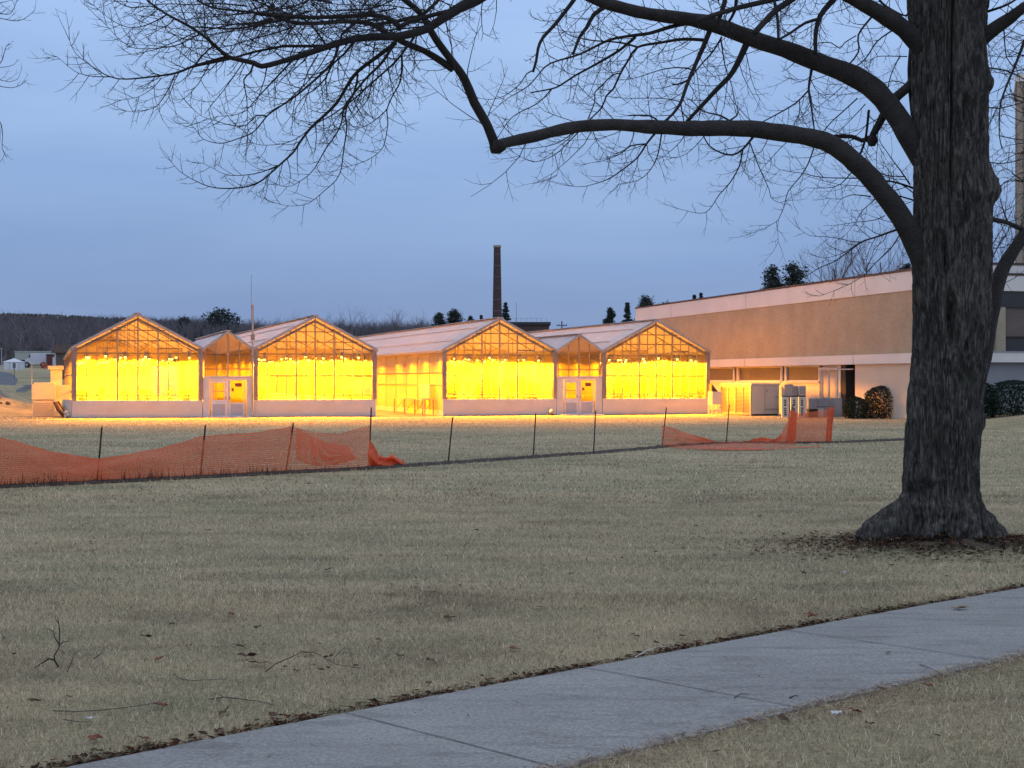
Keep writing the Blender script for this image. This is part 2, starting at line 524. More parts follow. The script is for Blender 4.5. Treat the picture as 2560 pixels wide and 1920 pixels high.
def walk_mat():
    m, nt, out = new_mat('concrete sidewalk')
    v = coords(nt, 'Object')
    a = noise(nt, v, .9, 5, .6); b = noise(nt, v, 45, 5, .7); s = noise(nt, coords(nt, 'Object', (.6, 2.2, 1)), 3.2, 5, .6)
    c = ramp(nt, a, [(.3, (.305, .300, .292)), (.7, (.405, .40, .39))])
    c = mixc(nt, .8, c, ramp(nt, b, [(.32, (.50, .50, .50)), (.68, (1.15, 1.15, 1.15))]), 'MULTIPLY')
    c = mixc(nt, .7, c, ramp(nt, s, [(.30, (.60, .60, .60)), (.5, (1, 1, 1))]), 'MULTIPLY')
    g = noise(nt, v, 160, 3, .7)
    c = mixc(nt, .7, c, ramp(nt, g, [(.36, (.45, .45, .46)), (.5, (1, 1, 1))]), 'MULTIPLY')
    pbsdf(nt, out, c, .9, 0, bumpn(nt, b, .35, .006), .25)
    return m
M['walk'] = walk_mat()
M['joint'] = pmat('sidewalk joint', (.16, .16, .165), (.08, .08, .085), 5, .95, bump=.2)
# ================================================================ terrain
def build_ground():
    xs = [0.0]
    st = .35
    while xs[-1] < 700:
        xs.append(xs[-1] + st); st *= 1.055
    xs = [-x for x in xs[:0:-1]] + xs
    ys = [-30, -20, -12, -6, -2, 1, 3]
    st = .35
    while ys[-1] < 1150:
        ys.append(ys[-1] + st); st *= 1.022
    V = [(x, y, gz(x, y)) for y in ys for x in xs]
    n = len(xs)
    Fc = [(j * n + i, j * n + i + 1, (j + 1) * n + i + 1, (j + 1) * n + i) for j in range(len(ys) - 1) for i in range(n - 1)]
    b = MB(); b.add(V, Fc)
    o = b.build('lawn', M['lawn'], smooth=True)
    tag(o, 'dormant tan and green winter lawn reaching to the wooded hill', None, None, 'structure')
build_ground()

# sidewalk: far edge and near edge traced on the ground
WA, WB = Vector((-2.02, 6.77)), Vector((4.26, 12.66))
WD = (WB - WA).normalized()
WN = Vector((-WD.y, WD.x))          # towards the big lawn
WALK_W = 1.58
def walk_pt(s, t):
    """s along, t from far edge (0) to near edge (WALK_W)"""
    q = WA + WD * s - WN * t
    return q
def walk_side(x, y):
    """>0: lawn side beyond the far edge, between -WALK_W and 0 on the walk"""
    return (Vector((x, y)) - WA).dot(WN)
def walk_s(x, y):
    return (Vector((x, y)) - WA).dot(WD)

def build_walk():
    b = MB()
    ss = [-14 + .4 * i for i in range(110)]
    V, Fc = [], []
    nt_ = 7
    for s in ss:
        for j in range(nt_):
            t = WALK_W * j / (nt_ - 1)
            if j in (0, nt_ - 1):
                t += .012 * mnoise.noise(Vector((s * 2.1, j, 0)))
            q = walk_pt(s, t)
            V.append((q.x, q.y, gz(q.x, q.y) + .012))
    for i in range(len(ss) - 1):
        for j in range(nt_ - 1):
            Fc.append((i * nt_ + j, i * nt_ + j + 1, (i + 1) * nt_ + j + 1, (i + 1) * nt_ + j))
    b.add(V, Fc)
    # slab edges
    for jj in (0, nt_ - 1):
        E, Ef = [], []
        for i in range(len(ss)):
            x, y, z = V[i * nt_ + jj]
            E += [(x, y, z), (x, y, z - .12)]
        Ef = [(2 * i, 2 * i + 1, 2 * i + 3, 2 * i + 2) for i in range(len(ss) - 1)]
        b.add(E, Ef)
    o = b.build('sidewalk', M['walk'])
    tag(o, 'grey concrete sidewalk with thin joints crossing the near lawn', None, None, 'structure')
    jb = MB()
    for px, py in ((865, 1790), (1475, 1678), (1960, 1580)):
        g = GP(px, py)
        s0 = walk_s(g.x, g.y)
        n = 14
        V, Fc = [], []
        for i in range(n + 1):
            t = WALK_W * i / n
            w = .0042 * (1 + .5 * mnoise.noise(Vector((s0, t * 6, 0))))
            for d in (-w, w):
                q = walk_pt(s0 + d + .012 * mnoise.noise(Vector((s0 * 3, t * 1.5, 4))), t)
                V.append((q.x, q.y, gz(q.x, q.y) + .0165))
        Fc = [(2 * i, 2 * i + 1, 2 * i + 3, 2 * i + 2) for i in range(n)]
        jb.add(V, Fc)
    # hairline cracks
    for pts in (((1560, 1700), (1650, 1704), (1740, 1710), (1800, 1702)), ((1750, 1742), (1810, 1728), (1890, 1722))):
        G = [GP(*p) for p in pts]
        V = []
        for i, g in enumerate(G):
            for d in (-.003, .003):
                V.append((g.x, g.y + d, g.z + .018))
        jb.add(V, [(2 * i, 2 * i + 1, 2 * i + 3, 2 * i + 2) for i in range(len(G) - 1)])
    o2 = jb.build('sidewalk_joint', M['joint'], o)
build_walk()

# far road on the left
def strip(name, label, pts, w, mat, dz=.03, kind='structure'):
    b = MB()
    V = []
    for i, p in enumerate(pts):
        a = Vector(pts[max(i - 1, 0)]); c = Vector(pts[min(i + 1, len(pts) - 1)])
        d = (c - a).normalized(); n = Vector((-d.y, d.x))
        for s in (-1, -.5, 0, .5, 1):
            q = Vector(p) + n * w / 2 * s
            V.append((q.x, q.y, gz(q.x, q.y) + dz))
    b.add(V, [(i * 5 + j, i * 5 + j + 1, (i + 1) * 5 + j + 1, (i + 1) * 5 + j) for i in range(len(pts) - 1) for j in range(4)])
    return tag(b.build(name, mat), label, None, None, kind)
def path_px(pts, n=10):
    g = [GP(*p) for p in pts]
    out = []
    for a, c in zip(g, g[1:]):
        for i in range(n):
            q = a.lerp(c, i / n); out.append((q.x, q.y))
    out.append((g[-1].x, g[-1].y))
    return out
strip('road', 'blue grey access road curving up past the white tent', path_px([(-60, 985), (-2, 972), (8, 950), (0, 934), (-40, 928)]), 2.6, M['asphalt'], .05)
strip('drive', 'narrow paved path crossing the far grass', path_px([(-20, 978), (40, 969), (95, 967)]), 2.2, M['asphalt'], .045)

# ================================================================ grass
FENCE_PX = [(-260, 1232), (-60, 1222), (0, 1219), (260, 1207), (509, 1194), (714, 1183), (926, 1172), (1120, 1159), (1333, 1144), (1484, 1134), (1655, 1118), (1816, 1109), (2072, 1108), (2262, 1100), (2330, 1097)]
FENCE_G = [GP(*p) for p in FENCE_PX]
def fence_dist(X, Y):
    d = np.full(len(X), 1e9)
    for a, c in zip(FENCE_G, FENCE_G[1:]):
        ax, ay, cx_, cy_ = a.x, a.y, c.x, c.y
        L2 = (cx_ - ax) ** 2 + (cy_ - ay) ** 2
        t = np.clip(((X - ax) * (cx_ - ax) + (Y - ay) * (cy_ - ay)) / L2, 0, 1)
        d = np.minimum(d, np.hypot(X - ax - t * (cx_ - ax), Y - ay - t * (cy_ - ay)))
    return d
def build_grass():
    rs = np.random.RandomState(3)
    VV, CC = [], []
    def emit(N, zmin, zmax, hl, hw, power, lean, edge=False):
        u = rs.rand(N)
        # depth density
        a = power
        Z = (zmin ** a + u * (zmax ** a - zmin ** a)) ** (1 / a)
        X = (rs.rand(N) * 2 - 1) * (.36 * Z + 2.0)
        side = (X - WA.x) * WN.x + (Z - WA.y) * WN.y
        ok = (side > .012 + rs.rand(N) * .03 - .045 * (rs.rand(N) ** 3)) | (side < -WALK_W - .01 - rs.rand(N) * .03 + .05 * (rs.rand(N) ** 3))
        r2 = (X - TREE_X) ** 2 + (Z - TREE_Y) ** 2
        ok &= ~((r2 < 1.9) & (rs.rand(N) < .80 * np.exp(-r2 / 1.6)))
        ok &= r2 > .3
        fd = fence_dist(X, Z)
        ok &= fd > .22
        X, Z = X[ok], Z[ok]
        n = len(X)
        z0 = np.array([gz(x, y) for x, y in zip(X, Z)])
        ang = rs.rand(n) * 2 * np.pi
        L = hl * (.5 + rs.rand(n)) 
        ln = lean * (.55 + .6 * rs.rand(n))
        W = hw * (.6 + .8 * rs.rand(n))
        dx, dy = np.cos(ang), np.sin(ang)
        px_, py_ = -dy, dx
        H = L * np.sqrt(np.maximum(.04, 1 - np.clip(ln, .72, .985) ** 2))
        R = L * np.clip(ln, .72, .985)
        b0 = np.stack([X - px_ * W / 2, Z - py_ * W / 2, z0 - .004], 1)
        b1 = np.stack([X + px_ * W / 2, Z + py_ * W / 2, z0 - .004], 1)
        tp = np.stack([X + dx * R, Z + dy * R, z0 + H], 1)
        V = np.stack([b0, b1, tp], 1).reshape(-1, 3)
        # colour: green / straw patches plus scatter
        pn = np.array([mnoise.noise(Vector((x * .35, y * .5, 9.0))) + .6 * mnoise.noise(Vector((x * 1.3, y * 1.7, 2.0))) for x, y in zip(X, Z)])
        g = 1 / (1 + np.exp(-(pn * 3.2 - .75 + rs.randn(n) * 1.0)))     # 1 = green
        br = (.55 + .8 * rs.rand(n))[:, None]
        straw = np.array([.66, .535, .37]); green = np.array([.335, .315, .195]); dark = np.array([.17, .13, .09])
        c = straw * (1 - g[:, None]) + green * g[:, None]
        bn = np.array([mnoise.noise(Vector((x * .8 + 40, y * 1.3, 5.0))) + .5 * mnoise.noise(Vector((x * 3.1, y * 4.2, 1.0))) for x, y in zip(X, Z)])
        bk = np.clip(bn * 2.1 - .18 + rs.randn(n) * .25, 0, .85)[:, None]
        c = c * (1 - bk) + np.array([.27, .205, .145]) * bk
        dk = rs.rand(n) < .12
        c[dk] = dark
        pale = rs.rand(n) < .07
        c[pale] = np.array([.72, .66, .50])
        c = c * br
        C = np.repeat(np.concatenate([c, np.ones((n, 1))], 1), 3, 0)
        VV.append(V); CC.append(C)
    emit(360000, 5.6, 12.5, .040, .0036, 1.2, .92)
    emit(240000, 11.5, 24, .046, .0062, 1.2, .88)
    emit(90000, 22, 46, .06, .015, 1.2, .86)
    emit(130000, 44, 84, .05, .020, 1.2, .9)
    V = np.concatenate(VV); C = np.concatenate(CC) * np.array([1.09, 1.075, 1.10, 1])
    o = np_mesh('grass', V, 3, M['blade'], attr=C)
    tag(o, 'matted straw and green grass blades of the winter lawn', None, None, 'stuff')

    # litter of leaves and straw along the sidewalk edges and round the tree foot
    VV, CC = [], []
    def scraps(X, Z, z0, size, cols, flat=.5, wid=1.0):
        n = len(X)
        ang = rs.rand(n) * 2 * np.pi
        tl = (rs.rand(n) - .5) * flat
        s = size * (.4 + 1.1 * rs.rand(n))
        d = np.stack([np.cos(ang), np.sin(ang), tl], 1) * s[:, None]
        e = np.stack([-np.sin(ang), np.cos(ang), (rs.rand(n) - .5) * flat], 1) * (s * wid * (.3 + .5 * rs.rand(n)))[:, None]
        c0 = np.stack([X, Z, z0 + .006 + rs.rand(n) * .012 + np.abs(tl) * s], 1)
        V = np.stack([c0 - d, c0 - e * .7 + d * .1, c0 + d, c0 + e], 1).reshape(-1, 3)
        cc = cols[rs.randint(0, len(cols), n)] * (.6 + .7 * rs.rand(n))[:, None]
        VV.append(V); CC.append(np.repeat(np.concatenate([cc, np.ones((n, 1))], 1), 4, 0))
    browns = np.array([[.07, .035, .025], [.10, .055, .035], [.045, .03, .025], [.13, .05, .03], [.06, .045, .035], [.16, .11, .07]])
    n = 4600
    s = rs.rand(n) * 14 - 3
    t = np.abs(rs.randn(n)) * .065 + .005
    clump = np.array([mnoise.noise(Vector((q * 1.7, 0, 0))) for q in s])
    keep = rs.rand(n) < .45 + .55 * (clump > 0)
    s, t = s[keep], t[keep]
    X = WA.x + WD.x * s + WN.x * t; Z = WA.y + WD.y * s + WN.y * t
    scraps(X, Z, np.array([gz(a, b) for a, b in zip(X, Z)]), .022, browns)
    n = 9000
    s = rs.rand(n) * 12 - 2; t = -WALK_W + .05 - np.abs(rs.randn(n)) * .11 + .05 * np.array([mnoise.noise(Vector((q * 2.3, 0, 0))) for q in s])
    X = WA.x + WD.x * s + WN.x * t; Z = WA.y + WD.y * s + WN.y * t
    scraps(X, Z, np.array([gz(a, b) for a, b in zip(X, Z)]), .026, np.array([[.52, .42, .32], [.44, .35, .26], [.22, .13, .09], [.40, .33, .24], [.55, .46, .36]]), .9, .16)
    n = 4600
    Zs = 5.8 + rs.rand(n) ** .7 * 26
    X = (rs.rand(n) * 2 - 1) * (.36 * Zs + .9)
    cl_ = np.array([mnoise.noise(Vector((p * .5, q * .5, 8.0))) for p, q in zip(X, Zs)])
    sd_ = (X - WA.x) * WN.x + (Zs - WA.y) * WN.y
    ok = ((sd_ > .03) | (sd_ < -WALK_W - .03)) & (rs.rand(n) < .22 + 1.3 * cl_)
    X, Zs = X[ok], Zs[ok]
    scraps(X, Zs, np.array([gz(p, q) for p, q in zip(X, Zs)]) + .012, .020, browns)
    n = 260
    s_ = rs.rand(n) * 13 - 2; t_ = -.05 - rs.rand(n) * (WALK_W - .1)
    X = WA.x + WD.x * s_ + WN.x * t_; Zs = WA.y + WD.y * s_ + WN.y * t_
    scraps(X, Zs, np.array([gz(p, q) for p, q in zip(X, Zs)]) + .009, .010, browns, .25, .6)
    n = 12000
    rr = .35 + np.abs(rs.randn(n)) * .62; a = rs.rand(n) * 2 * np.pi
    X = TREE_X + rr * np.cos(a) * 1.35; Z = TREE_Y + rr * np.sin(a)
    scraps(X, Z, np.array([gz(p, q) for p, q in zip(X, Z)]), .024, np.concatenate([browns, np.array([[.2, .17, .12], [.03, .024, .02]])]))
    o = np_mesh('leaf_litter', np.concatenate(VV), 4, M['leafstuff'], attr=np.concatenate(CC))
    tag(o, 'brown leaf litter along the sidewalk edge and round the tree foot', None, None, 'stuff')
build_grass()

# ================================================================ leaves, sticks and scraps lying about
def leaf_mesh(seed, col):
    r = random.Random(seed)
    b = MB()
    n = 9
    out = []
    for i in range(n):
        a = 2 * math.pi * i / n
        rr = (.030 if i % 2 else .052) * (.8 + .4 * r.random())
        out.append((rr * math.cos(a) * 1.25, rr * math.sin(a), .004 + .020 * r.random()))
    vs = [(0, 0, .010)] + out
    b.add(vs, [(0, 1 + i, 1 + (i + 1) % n) for i in range(n)])
    # underside so the leaf has a body
    vs2 = [(x, y, z - .0025) for x, y, z in vs]
    b.add(vs2, [(0, 1 + (i + 1) % n, 1 + i) for i in range(n)])
    # stem
    b.tube([(.05, 0, .012), (.075, .006, .016), (.10, .002, .010)], [.0018, .0015, .001], 4)
    return b
LM = [pmat('dead leaf rust', (.22, .07, .03), (.15, .045, .025), 30, .8, bump=0),
      pmat('dead leaf brown', (.12, .065, .04), (.08, .045, .03), 30, .8, bump=0),
      pmat('dead leaf tan', (.30, .20, .12), (.22, .15, .09), 30, .8, bump=0)]
protos = []
def place_leaf(px, py, kind, size=1.0, label=None, group='dead leaves scattered over the lawn'):
    g = GP(px, py)
    sd = walk_side(g.x, g.y)
    z = g.z + (.016 if -WALK_W < sd < 0 else .018)
    if label is None:
        label = ['small rust brown dead leaf lying on the lawn', 'small dark brown dead leaf lying on the lawn', 'small tan dead leaf lying on the lawn'][kind]
    if len(protos) < 3:
        for k in range(3):
            o = leaf_mesh(k + 3, k).build('dead_leaf', LM[k])
            protos.append([o, False])
    p, used = protos[kind]
    o = p
    if used:
        o = p.copy(); COL.objects.link(o)
    protos[kind][1] = True
    o.location = (g.x, g.y, z)
    o.rotation_euler = (rnd.uniform(-.25, .25), rnd.uniform(-.25, .25), rnd.uniform(0, 6.28))
    o.scale = (size * .62, size * .62, size * .9)
    tag(o, label, 'leaf', group)
place_leaf(402, 1775, 0, 1.15, 'orange rust leaf lying alone near the left sidewalk edge')
place_leaf(2032, 1548, 0, 1.35, 'biggest orange leaf at the far edge of the sidewalk')
place_leaf(2400, 1529, 2, 1.5, 'tan leaf lying flat on the bare concrete sidewalk')
place_leaf(398, 1656, 0, .9, 'small orange leaf left of the pale leaf clump')
place_leaf(615, 1650, 1, 1.5, 'curled dark leaf of the clump in the left lawn')
place_leaf(640, 1668, 2, 1.6, 'pale tan leaf of the clump in the left lawn')
place_leaf(770, 1642, 2, 1.3, 'curled tan leaf near the fallen twigs')
place_leaf(822, 1652, 1, 1.2, 'folded brown leaf just right of the curled tan one')
for px, py, k in ((740, 1686, 1), (803, 1684, 1), (560, 1790, 1), (690, 1800, 1), (577, 1543, 0), (430, 1568, 1), (362, 1600, 1), (600, 1625, 1),
                  (1000, 1565, 0), (1125, 1552, 1), (1283, 1630, 0), (1000, 1648, 1), (1075, 1660, 1), (1590, 1598, 0), (1640, 1615, 0), (1705, 1598, 1),
                  (1876, 1812, 0), (2140, 1790, 0), (2172, 1820, 1), (2322, 1723, 0), (1960, 1810, 1), (645, 1575, 1), (85, 1763, 1), (238, 1858, 0), (360, 1858, 0),
                  (1430, 1440, 1), (1560, 1250, 1), (1640, 1385, 1), (2010, 1440, 1), (1190, 1330, 1), (820, 1430, 1), (520, 1330, 1), (350, 1232, 1), (770, 1213, 1), (885, 1204, 1),
                  (1330, 1350, 2), (1350, 1525, 2), (1900, 1295, 1), (1740, 1320, 1), (2220, 1640, 2), (2150, 1352, 2), (1420, 1172, 1), (1185, 1172, 1), (1985, 1140, 1), (1840, 1155, 1)):
    place_leaf(px, py, k, .65 + .5 * rnd.random())

def stick(name, label, pts, r0, side=(), lift=.016, mat='twig_brown'):
    """twig lying on or standing in the lawn; pts are photo pixels with extra height in m"""
    G = []
    for p in pts:
        g = GP(p[0], p[1]); sd = walk_side(g.x, g.y)
        G.append(Vector((g.x, g.y, g.z + lift + (.0 if -WALK_W < sd < 0 else 0) + (p[2] if len(p) > 2 else 0))))
    b = MB()
    r0 *= .72
    b.tube(G, [r0 * (1 - .6 * i / (len(G) - 1)) for i in range(len(G))], 6)
    for s in side:
        H = []
        for p in s:
            g = GP(p[0], p[1])
            H.append(Vector((g.x, g.y, g.z + lift + (p[2] if len(p) > 2 else 0))))
        b.tube(H, [r0 * .6 * (1 - .6 * i / (len(H) - 1)) for i in range(len(H))], 5)
    return tag(b.build(name, M[mat], smooth=True), label, 'twig')
# forked twig standing upright in the lawn
g0 = GP(145, 1669)
k = g0.y / F
def up(px, py, dy=0):
    return Vector(((px - 1280) * k, g0.y + dy, EYE + (HOR - py) * k))
b = MB()
b.tube([up(147, 1671), up(136, 1652), up(135, 1640), up(143, 1622, .03), up(143, 1600, .04), up(144, 1570, .03), up(141, 1543, .02)], [.0055, .005, .0045, .004, .0035, .0028, .0015], 7)
b.tube([up(134, 1650), up(115, 1651, .05), (g0.x - .13, g0.y - .02, g0.z + .005)], [.006, .005, .003], 6)
b.tube([up(143, 1612, .03), up(128, 1598, .06), up(120, 1585, .1), up(100, 1578, .12)], [.004, .003, .0025, .0015], 5)
b.tube([up(144, 1615, .03), up(160, 1604, -.02), up(175, 1600, -.05), up(180, 1590, -.06)], [.004, .003, .002, .0015], 5)
b.tube([up(143, 1560, .02), up(136, 1548, .02), up(134, 1540, .03)], [.003, .002, .0012], 5)
tag(b.build('fallen_twig', M['wood_dark'], smooth=True), 'forked dark twig standing upright in the left lawn', 'twig')
stick('fallen_twig', 'low curved twig just right of the upright forked twig', [(168, 1686), (185, 1664, .05), (205, 1640, .03)], .005, [[(182, 1668, .04), (172, 1664, .05)]])
stick('fallen_twig', 'short thick stick between the upright twig and the leaf clump', [(236, 1653), (255, 1641, .01)], .009)
stick('fallen_twig', 'long arched twig ending in a loop beside the tan leaves', [(664, 1686), (690, 1674, .02), (728, 1671, .05), (755, 1660, .06), (790, 1660, .05), (840, 1672, .01), (900, 1678)], .006, [[(836, 1662, .03), (860, 1650, .06), (876, 1652, .05), (884, 1676)]])
stick('fallen_twig', 'thin bowed twig lying left of the arched one', [(434, 1697, .01), (450, 1704), (480, 1709), (520, 1707), (565, 1705)], .0045)
stick('fallen_twig', 'long straight thin twig lowest on the left lawn', [(132, 1785), (190, 1787), (260, 1783), (320, 1776), (378, 1767), (430, 1752)], .0045)
stick('fallen_twig', 'dark twig with clumped end above the sidewalk edge', [(522, 1756), (560, 1751), (600, 1755), (650, 1762), (690, 1772)], .006, [[(560, 1752), (540, 1748, .02), (525, 1750)]])
stick('fallen_twig', 'small dark stick under the straight thin twig', [(158, 1807), (190, 1812), (230, 1814)], .005)
stick('fallen_twig', 'pale twig lying along the far sidewalk edge', [(1588, 1650), (1615, 1638, .01), (1655, 1624, .01)], .006, mat='pallet')
stick('fallen_twig', 'black stub of twig on the near sidewalk edge', [(2193, 1727), (2215, 1728)], .011)
stick('fallen_twig', 'small dark twig lying on the concrete by the sidewalk crack', [(1836, 1752), (1852, 1747, .01), (1872, 1743)], .005)
stick('fallen_twig', 'short crooked twig on the concrete near the lower edge', [(1974, 1753), (1988, 1752, .012), (1996, 1748)], .007)
stick('fallen_twig', 'forked thin twig lying on the right part of the sidewalk', [(2300, 1668), (2322, 1680, .01), (2352, 1690)], .004, [[(2322, 1680, .01), (2300, 1690)]])
def scrap(label, px, py, s, seed):
    g = GP(px, py)
    b = MB(); r = random.Random(seed)
    vs = []
    for i in range(5):
        for j in range(4):
            vs.append(((i / 4 - .5) * s * 1.5, (j / 3 - .5) * s, r.random() * s * .45))
    b.add(vs, [(i * 4 + j, (i + 1) * 4 + j, (i + 1) * 4 + j + 1, i * 4 + j + 1) for i in range(4) for j in range(3)])
    o = b.build('paper_scrap', M['litter'])
    md = o.modifiers.new('thick', 'SOLIDIFY'); md.thickness = .002
    o.location = (g.x, g.y, g.z + .03); o.rotation_euler = (0, 0, r.random() * 6)
    tag(o, label, 'litter')
scrap('white crumpled paper scrap on the grass below the sidewalk', 2090, 1799, .036, 1)
scrap('white scrap lying among grass at the left sidewalk corner', 222, 1813, .028, 2)
scrap('tiny white scrap on the lawn below the tree', 2110, 1440, .035, 3)
# ================================================================ snow-fence line
POSTS = [((254.6, 1066), (243, 1205)), ((513.8, 1062), (500, 1194)), ((733.7, 1056), (714.3, 1181.7)), ((928.4, 1017.4), (921.8, 1170.7)),
         ((1131.8, 1042), (1120.3, 1158.6)), ((1339.6, 1032), (1333, 1143.4)), ((1489, 1025.9), (1484, 1134)), ((1666.4, 1017.9), (1655, 1117.5)),
         ((1823.4, 1010.3), (1815.9, 1105.8)), ((1982.8, 1010), (1968.7, 1108)), ((2078, 1017.9), (2071, 1108))]
PLAB = ['leftmost dark stake, at the sag of the orange net', 'second dark stake from the left holding the orange net',
        'tilted dark stake where the orange net is folded over', 'tallest dark stake at the torn end of the left net',
        'bare dark stake just right of the torn net heap', 'bare dark stake below the left part of the second entrance',
        'bare dark stake below the second greenhouse entrance doors', 'dark stake at the left end of the collapsed right net',
        'dark stake standing behind the middle of the collapsed net', 'leaning stake wrapped in a tall strip of orange net', 'end stake inside the rolled orange net']
post_base = []
def stake(base, top):
    b = MB()
    d = (top - base)
    b.tube([base - d.normalized() * .08, base, base.lerp(top, .97), top], [.015, .017, .016, .007], 7)
    for i in range(9):      # studs of a T-post
        q = base.lerp(top, .12 + .09 * i)
        b.box(q.x - .006, q.x + .006, q.y - .026, q.y - .012, q.z - .012, q.z + .012)
    # anchor fin at ground level
    b.box(base.x - .035, base.x + .035, base.y - .004, base.y + .004, base.z - .06, base.z + .05)
    return b
for i, (tp, bs) in enumerate(POSTS):
    g = GP(*bs)
    t = P(tp[0], tp[1], g.y + rnd.uniform(-.05, .05))
    post_base.append((g, t))
    tag(stake(g, t).build('fence_stake', M['black_post']), PLAB[i], 'stake', 'stakes of the orange net fence')

# dark soil strip along the fence
fence_px, fence_g = FENCE_PX, FENCE_G
def fence_at(px):
    for (a, ga), (c, gc) in zip(zip(fence_px, fence_g), zip(fence_px[1:], fence_g[1:])):
        if px <= c[0]:
            return ga.lerp(gc, (px - a[0]) / (c[0] - a[0]))
    return fence_g[-1].copy()
def build_strip():
    b = MB(); V = []
    n = 300
    for i in range(n + 1):
        px = -250 + 2560 * i / n
        g = fence_at(px)
        d = Vector((.7, .72, 0)); nn = Vector((-.55, .83, 0))
        w0 = .24 + .12 * mnoise.noise(Vector((i * .21, 0, 0))); w1 = .24 + .12 * mnoise.noise(Vector((i * .23, 7, 0)))
        for j, s in enumerate((-w0 * 1.0, -w0 * .5, 0, w1 * .5, w1)):
            q = g + nn * s
            V.append((q.x, q.y, gz(q.x, q.y) + (.012 if j in (0, 4) else .05 + .03 * mnoise.noise(Vector((i * .5, j, 3))))))
    b.add(V, [(i * 5 + j, i * 5 + j + 1, (i + 1) * 5 + j + 1, (i + 1) * 5 + j) for i in range(n) for j in range(4)])
    tag(b.build('soil_strip', M['soil']), 'dark ridge of soil along the orange net fence', None, None, 'structure')
    # dead weeds standing in it
    rs = np.random.RandomState(5)
    VV, CC = [], []
    for i in range(5200):
        px = rs.uniform(-250, 2310)
        cl = mnoise.noise(Vector((px * .012, 0, 5)))
        if rs.rand() > .45 + .6 * cl: continue
        g = fence_at(px)
        s = rs.randn() * .10
        x, y = g.x - .55 * s, g.y + .83 * s
        h = (.05 + .16 * rs.rand() ** 3) * (1.35 if px < 700 else .75)
        a = rs.rand() * 6.28; ln = rs.rand() * .8 * h
        w = .008
        z = gz(x, y)
        dx, dy = math.cos(a), math.sin(a)
        VV += [(x - dy * w, y + dx * w, z), (x + dy * w, y - dx * w, z), (x + dx * ln, y + dy * ln, z + h)]
        c = np.array([.05, .038, .03]) * (.5 + rs.rand()) if rs.rand() < .75 else np.array([.10, .09, .055])
        CC += [(*c, 1)] * 3
    tag(np_mesh('dead_weeds', np.array(VV), 3, M['leafstuff'], attr=np.array(CC)), 'dark dead weeds growing along the net fence', None, None, 'stuff')
build_strip()

def net_mesh(S, nu, nv, wu=.007, wv=.006, sub=1, skip=None):
    """real open lattice on the surface S(u,v): strands along both directions"""
    b = MB()
    du, dv = 1.0 / nu, 1.0 / nv
    # scale of strand widths in parameter space
    for j in range(nv + 1):          # strands running along u
        v = j * dv
        V = []
        for i in range(nu + 1):
            u = i * du
            a = S(u, v)
            e = S(u, min(1, v + .02)) - S(u, max(0, v - .02))
            if e.length < 1e-6: e = Vector((0, 0, 1))
            e = e.normalized() * (wu * (1.5 if j in (0, nv) else 1))
            V += [a - e, a + e]
        b.add(V, [(2 * i, 2 * i + 1, 2 * i + 3, 2 * i + 2) for i in range(nu)])
    for i in range(nu + 1):
        u = i * du
        V = []
        m = max(4, nv // 2)
        for j in range(m + 1):
            v = j / m
            a = S(u, v)
            e = S(min(1, u + .004), v) - S(max(0, u - .004), v)
            if e.length < 1e-6: e = Vector((1, 0, 0))
            e = e.normalized() * wv
            V += [a - e + Vector((0, .003, 0)), a + e + Vector((0, .003, 0))]
        b.add(V, [(2 * j, 2 * j + 1, 2 * j + 3, 2 * j + 2) for j in range(m)])
    return b

# left net -----------------------------------------------------------
top1 = [(-230, 1040), (-100, 1062), (0, 1095), (60, 1110), (115, 1127), (180, 1139), (246, 1148), (304, 1140), (405, 1121), (460, 1106), (506, 1091), (570, 1087), (640, 1083), (690, 1075), (728, 1068)]
def S1(u, v):
    px = -230 + 958 * u
    g = fence_at(px)
    Z = g.y - .02
    py = lerp_tab(top1, px)
    t = P(px, py, Z)
    # lean of the fabric along the stakes, bellying a little
    q = g.lerp(t, v)
    q.z += .02 * (1 - v)
    q.y += .10 * math.sin(math.pi * v) * mnoise.noise(Vector((u * 9, v * 2, 0))) - .05 * math.sin(math.pi * v)
    q.z += .012 * mnoise.noise(Vector((u * 30, v * 5, 2)))
    return q
o = net_mesh(S1, 300, 21).build('safety_net', M['orange_net'])
tag(o, 'long orange plastic net sagging between the left stakes', 'net', 'orange plastic fence nets')
top1b = [(728, 1068), (739, 1068), (785, 1092), (820, 1107), (860, 1109), (889, 1088), (924, 1068)]
def S1b(u, v):
    px = 730 + 194 * u
    g = fence_at(px)
    t = P(px - 6 * (1 - u), lerp_tab([(728, 1066), (790, 1083), (850, 1086), (924, 1066)], px), g.y)
    q = g.lerp(t, v)
    q.z += .02 * (1 - v)
    q.y += -.04 * math.sin(math.pi * v)
    return q
b = net_mesh(S1b, 62, 22, .006, .004)
# folded-over flap hanging in front: denser area
def S1f(u, v):
    px = 742 + 130 * u
    g = fence_at(px)
    w = .55 + .28 * math.sin(u * 2.4)
    t = P(px, lerp_tab([(742, 1072), (785, 1094), (820, 1109), (872, 1116)], px), g.y - .05)
    q = g.lerp(t, 1 - v * min(1, w * (1.25 - .55 * u)))
    q.y -= .06 + .05 * math.sin(v * 3.1)
    q.x += .15 * v * u
    return q
b2 = net_mesh(S1f, 46, 16, .006, .006)
b.add(b2.v, b2.f)
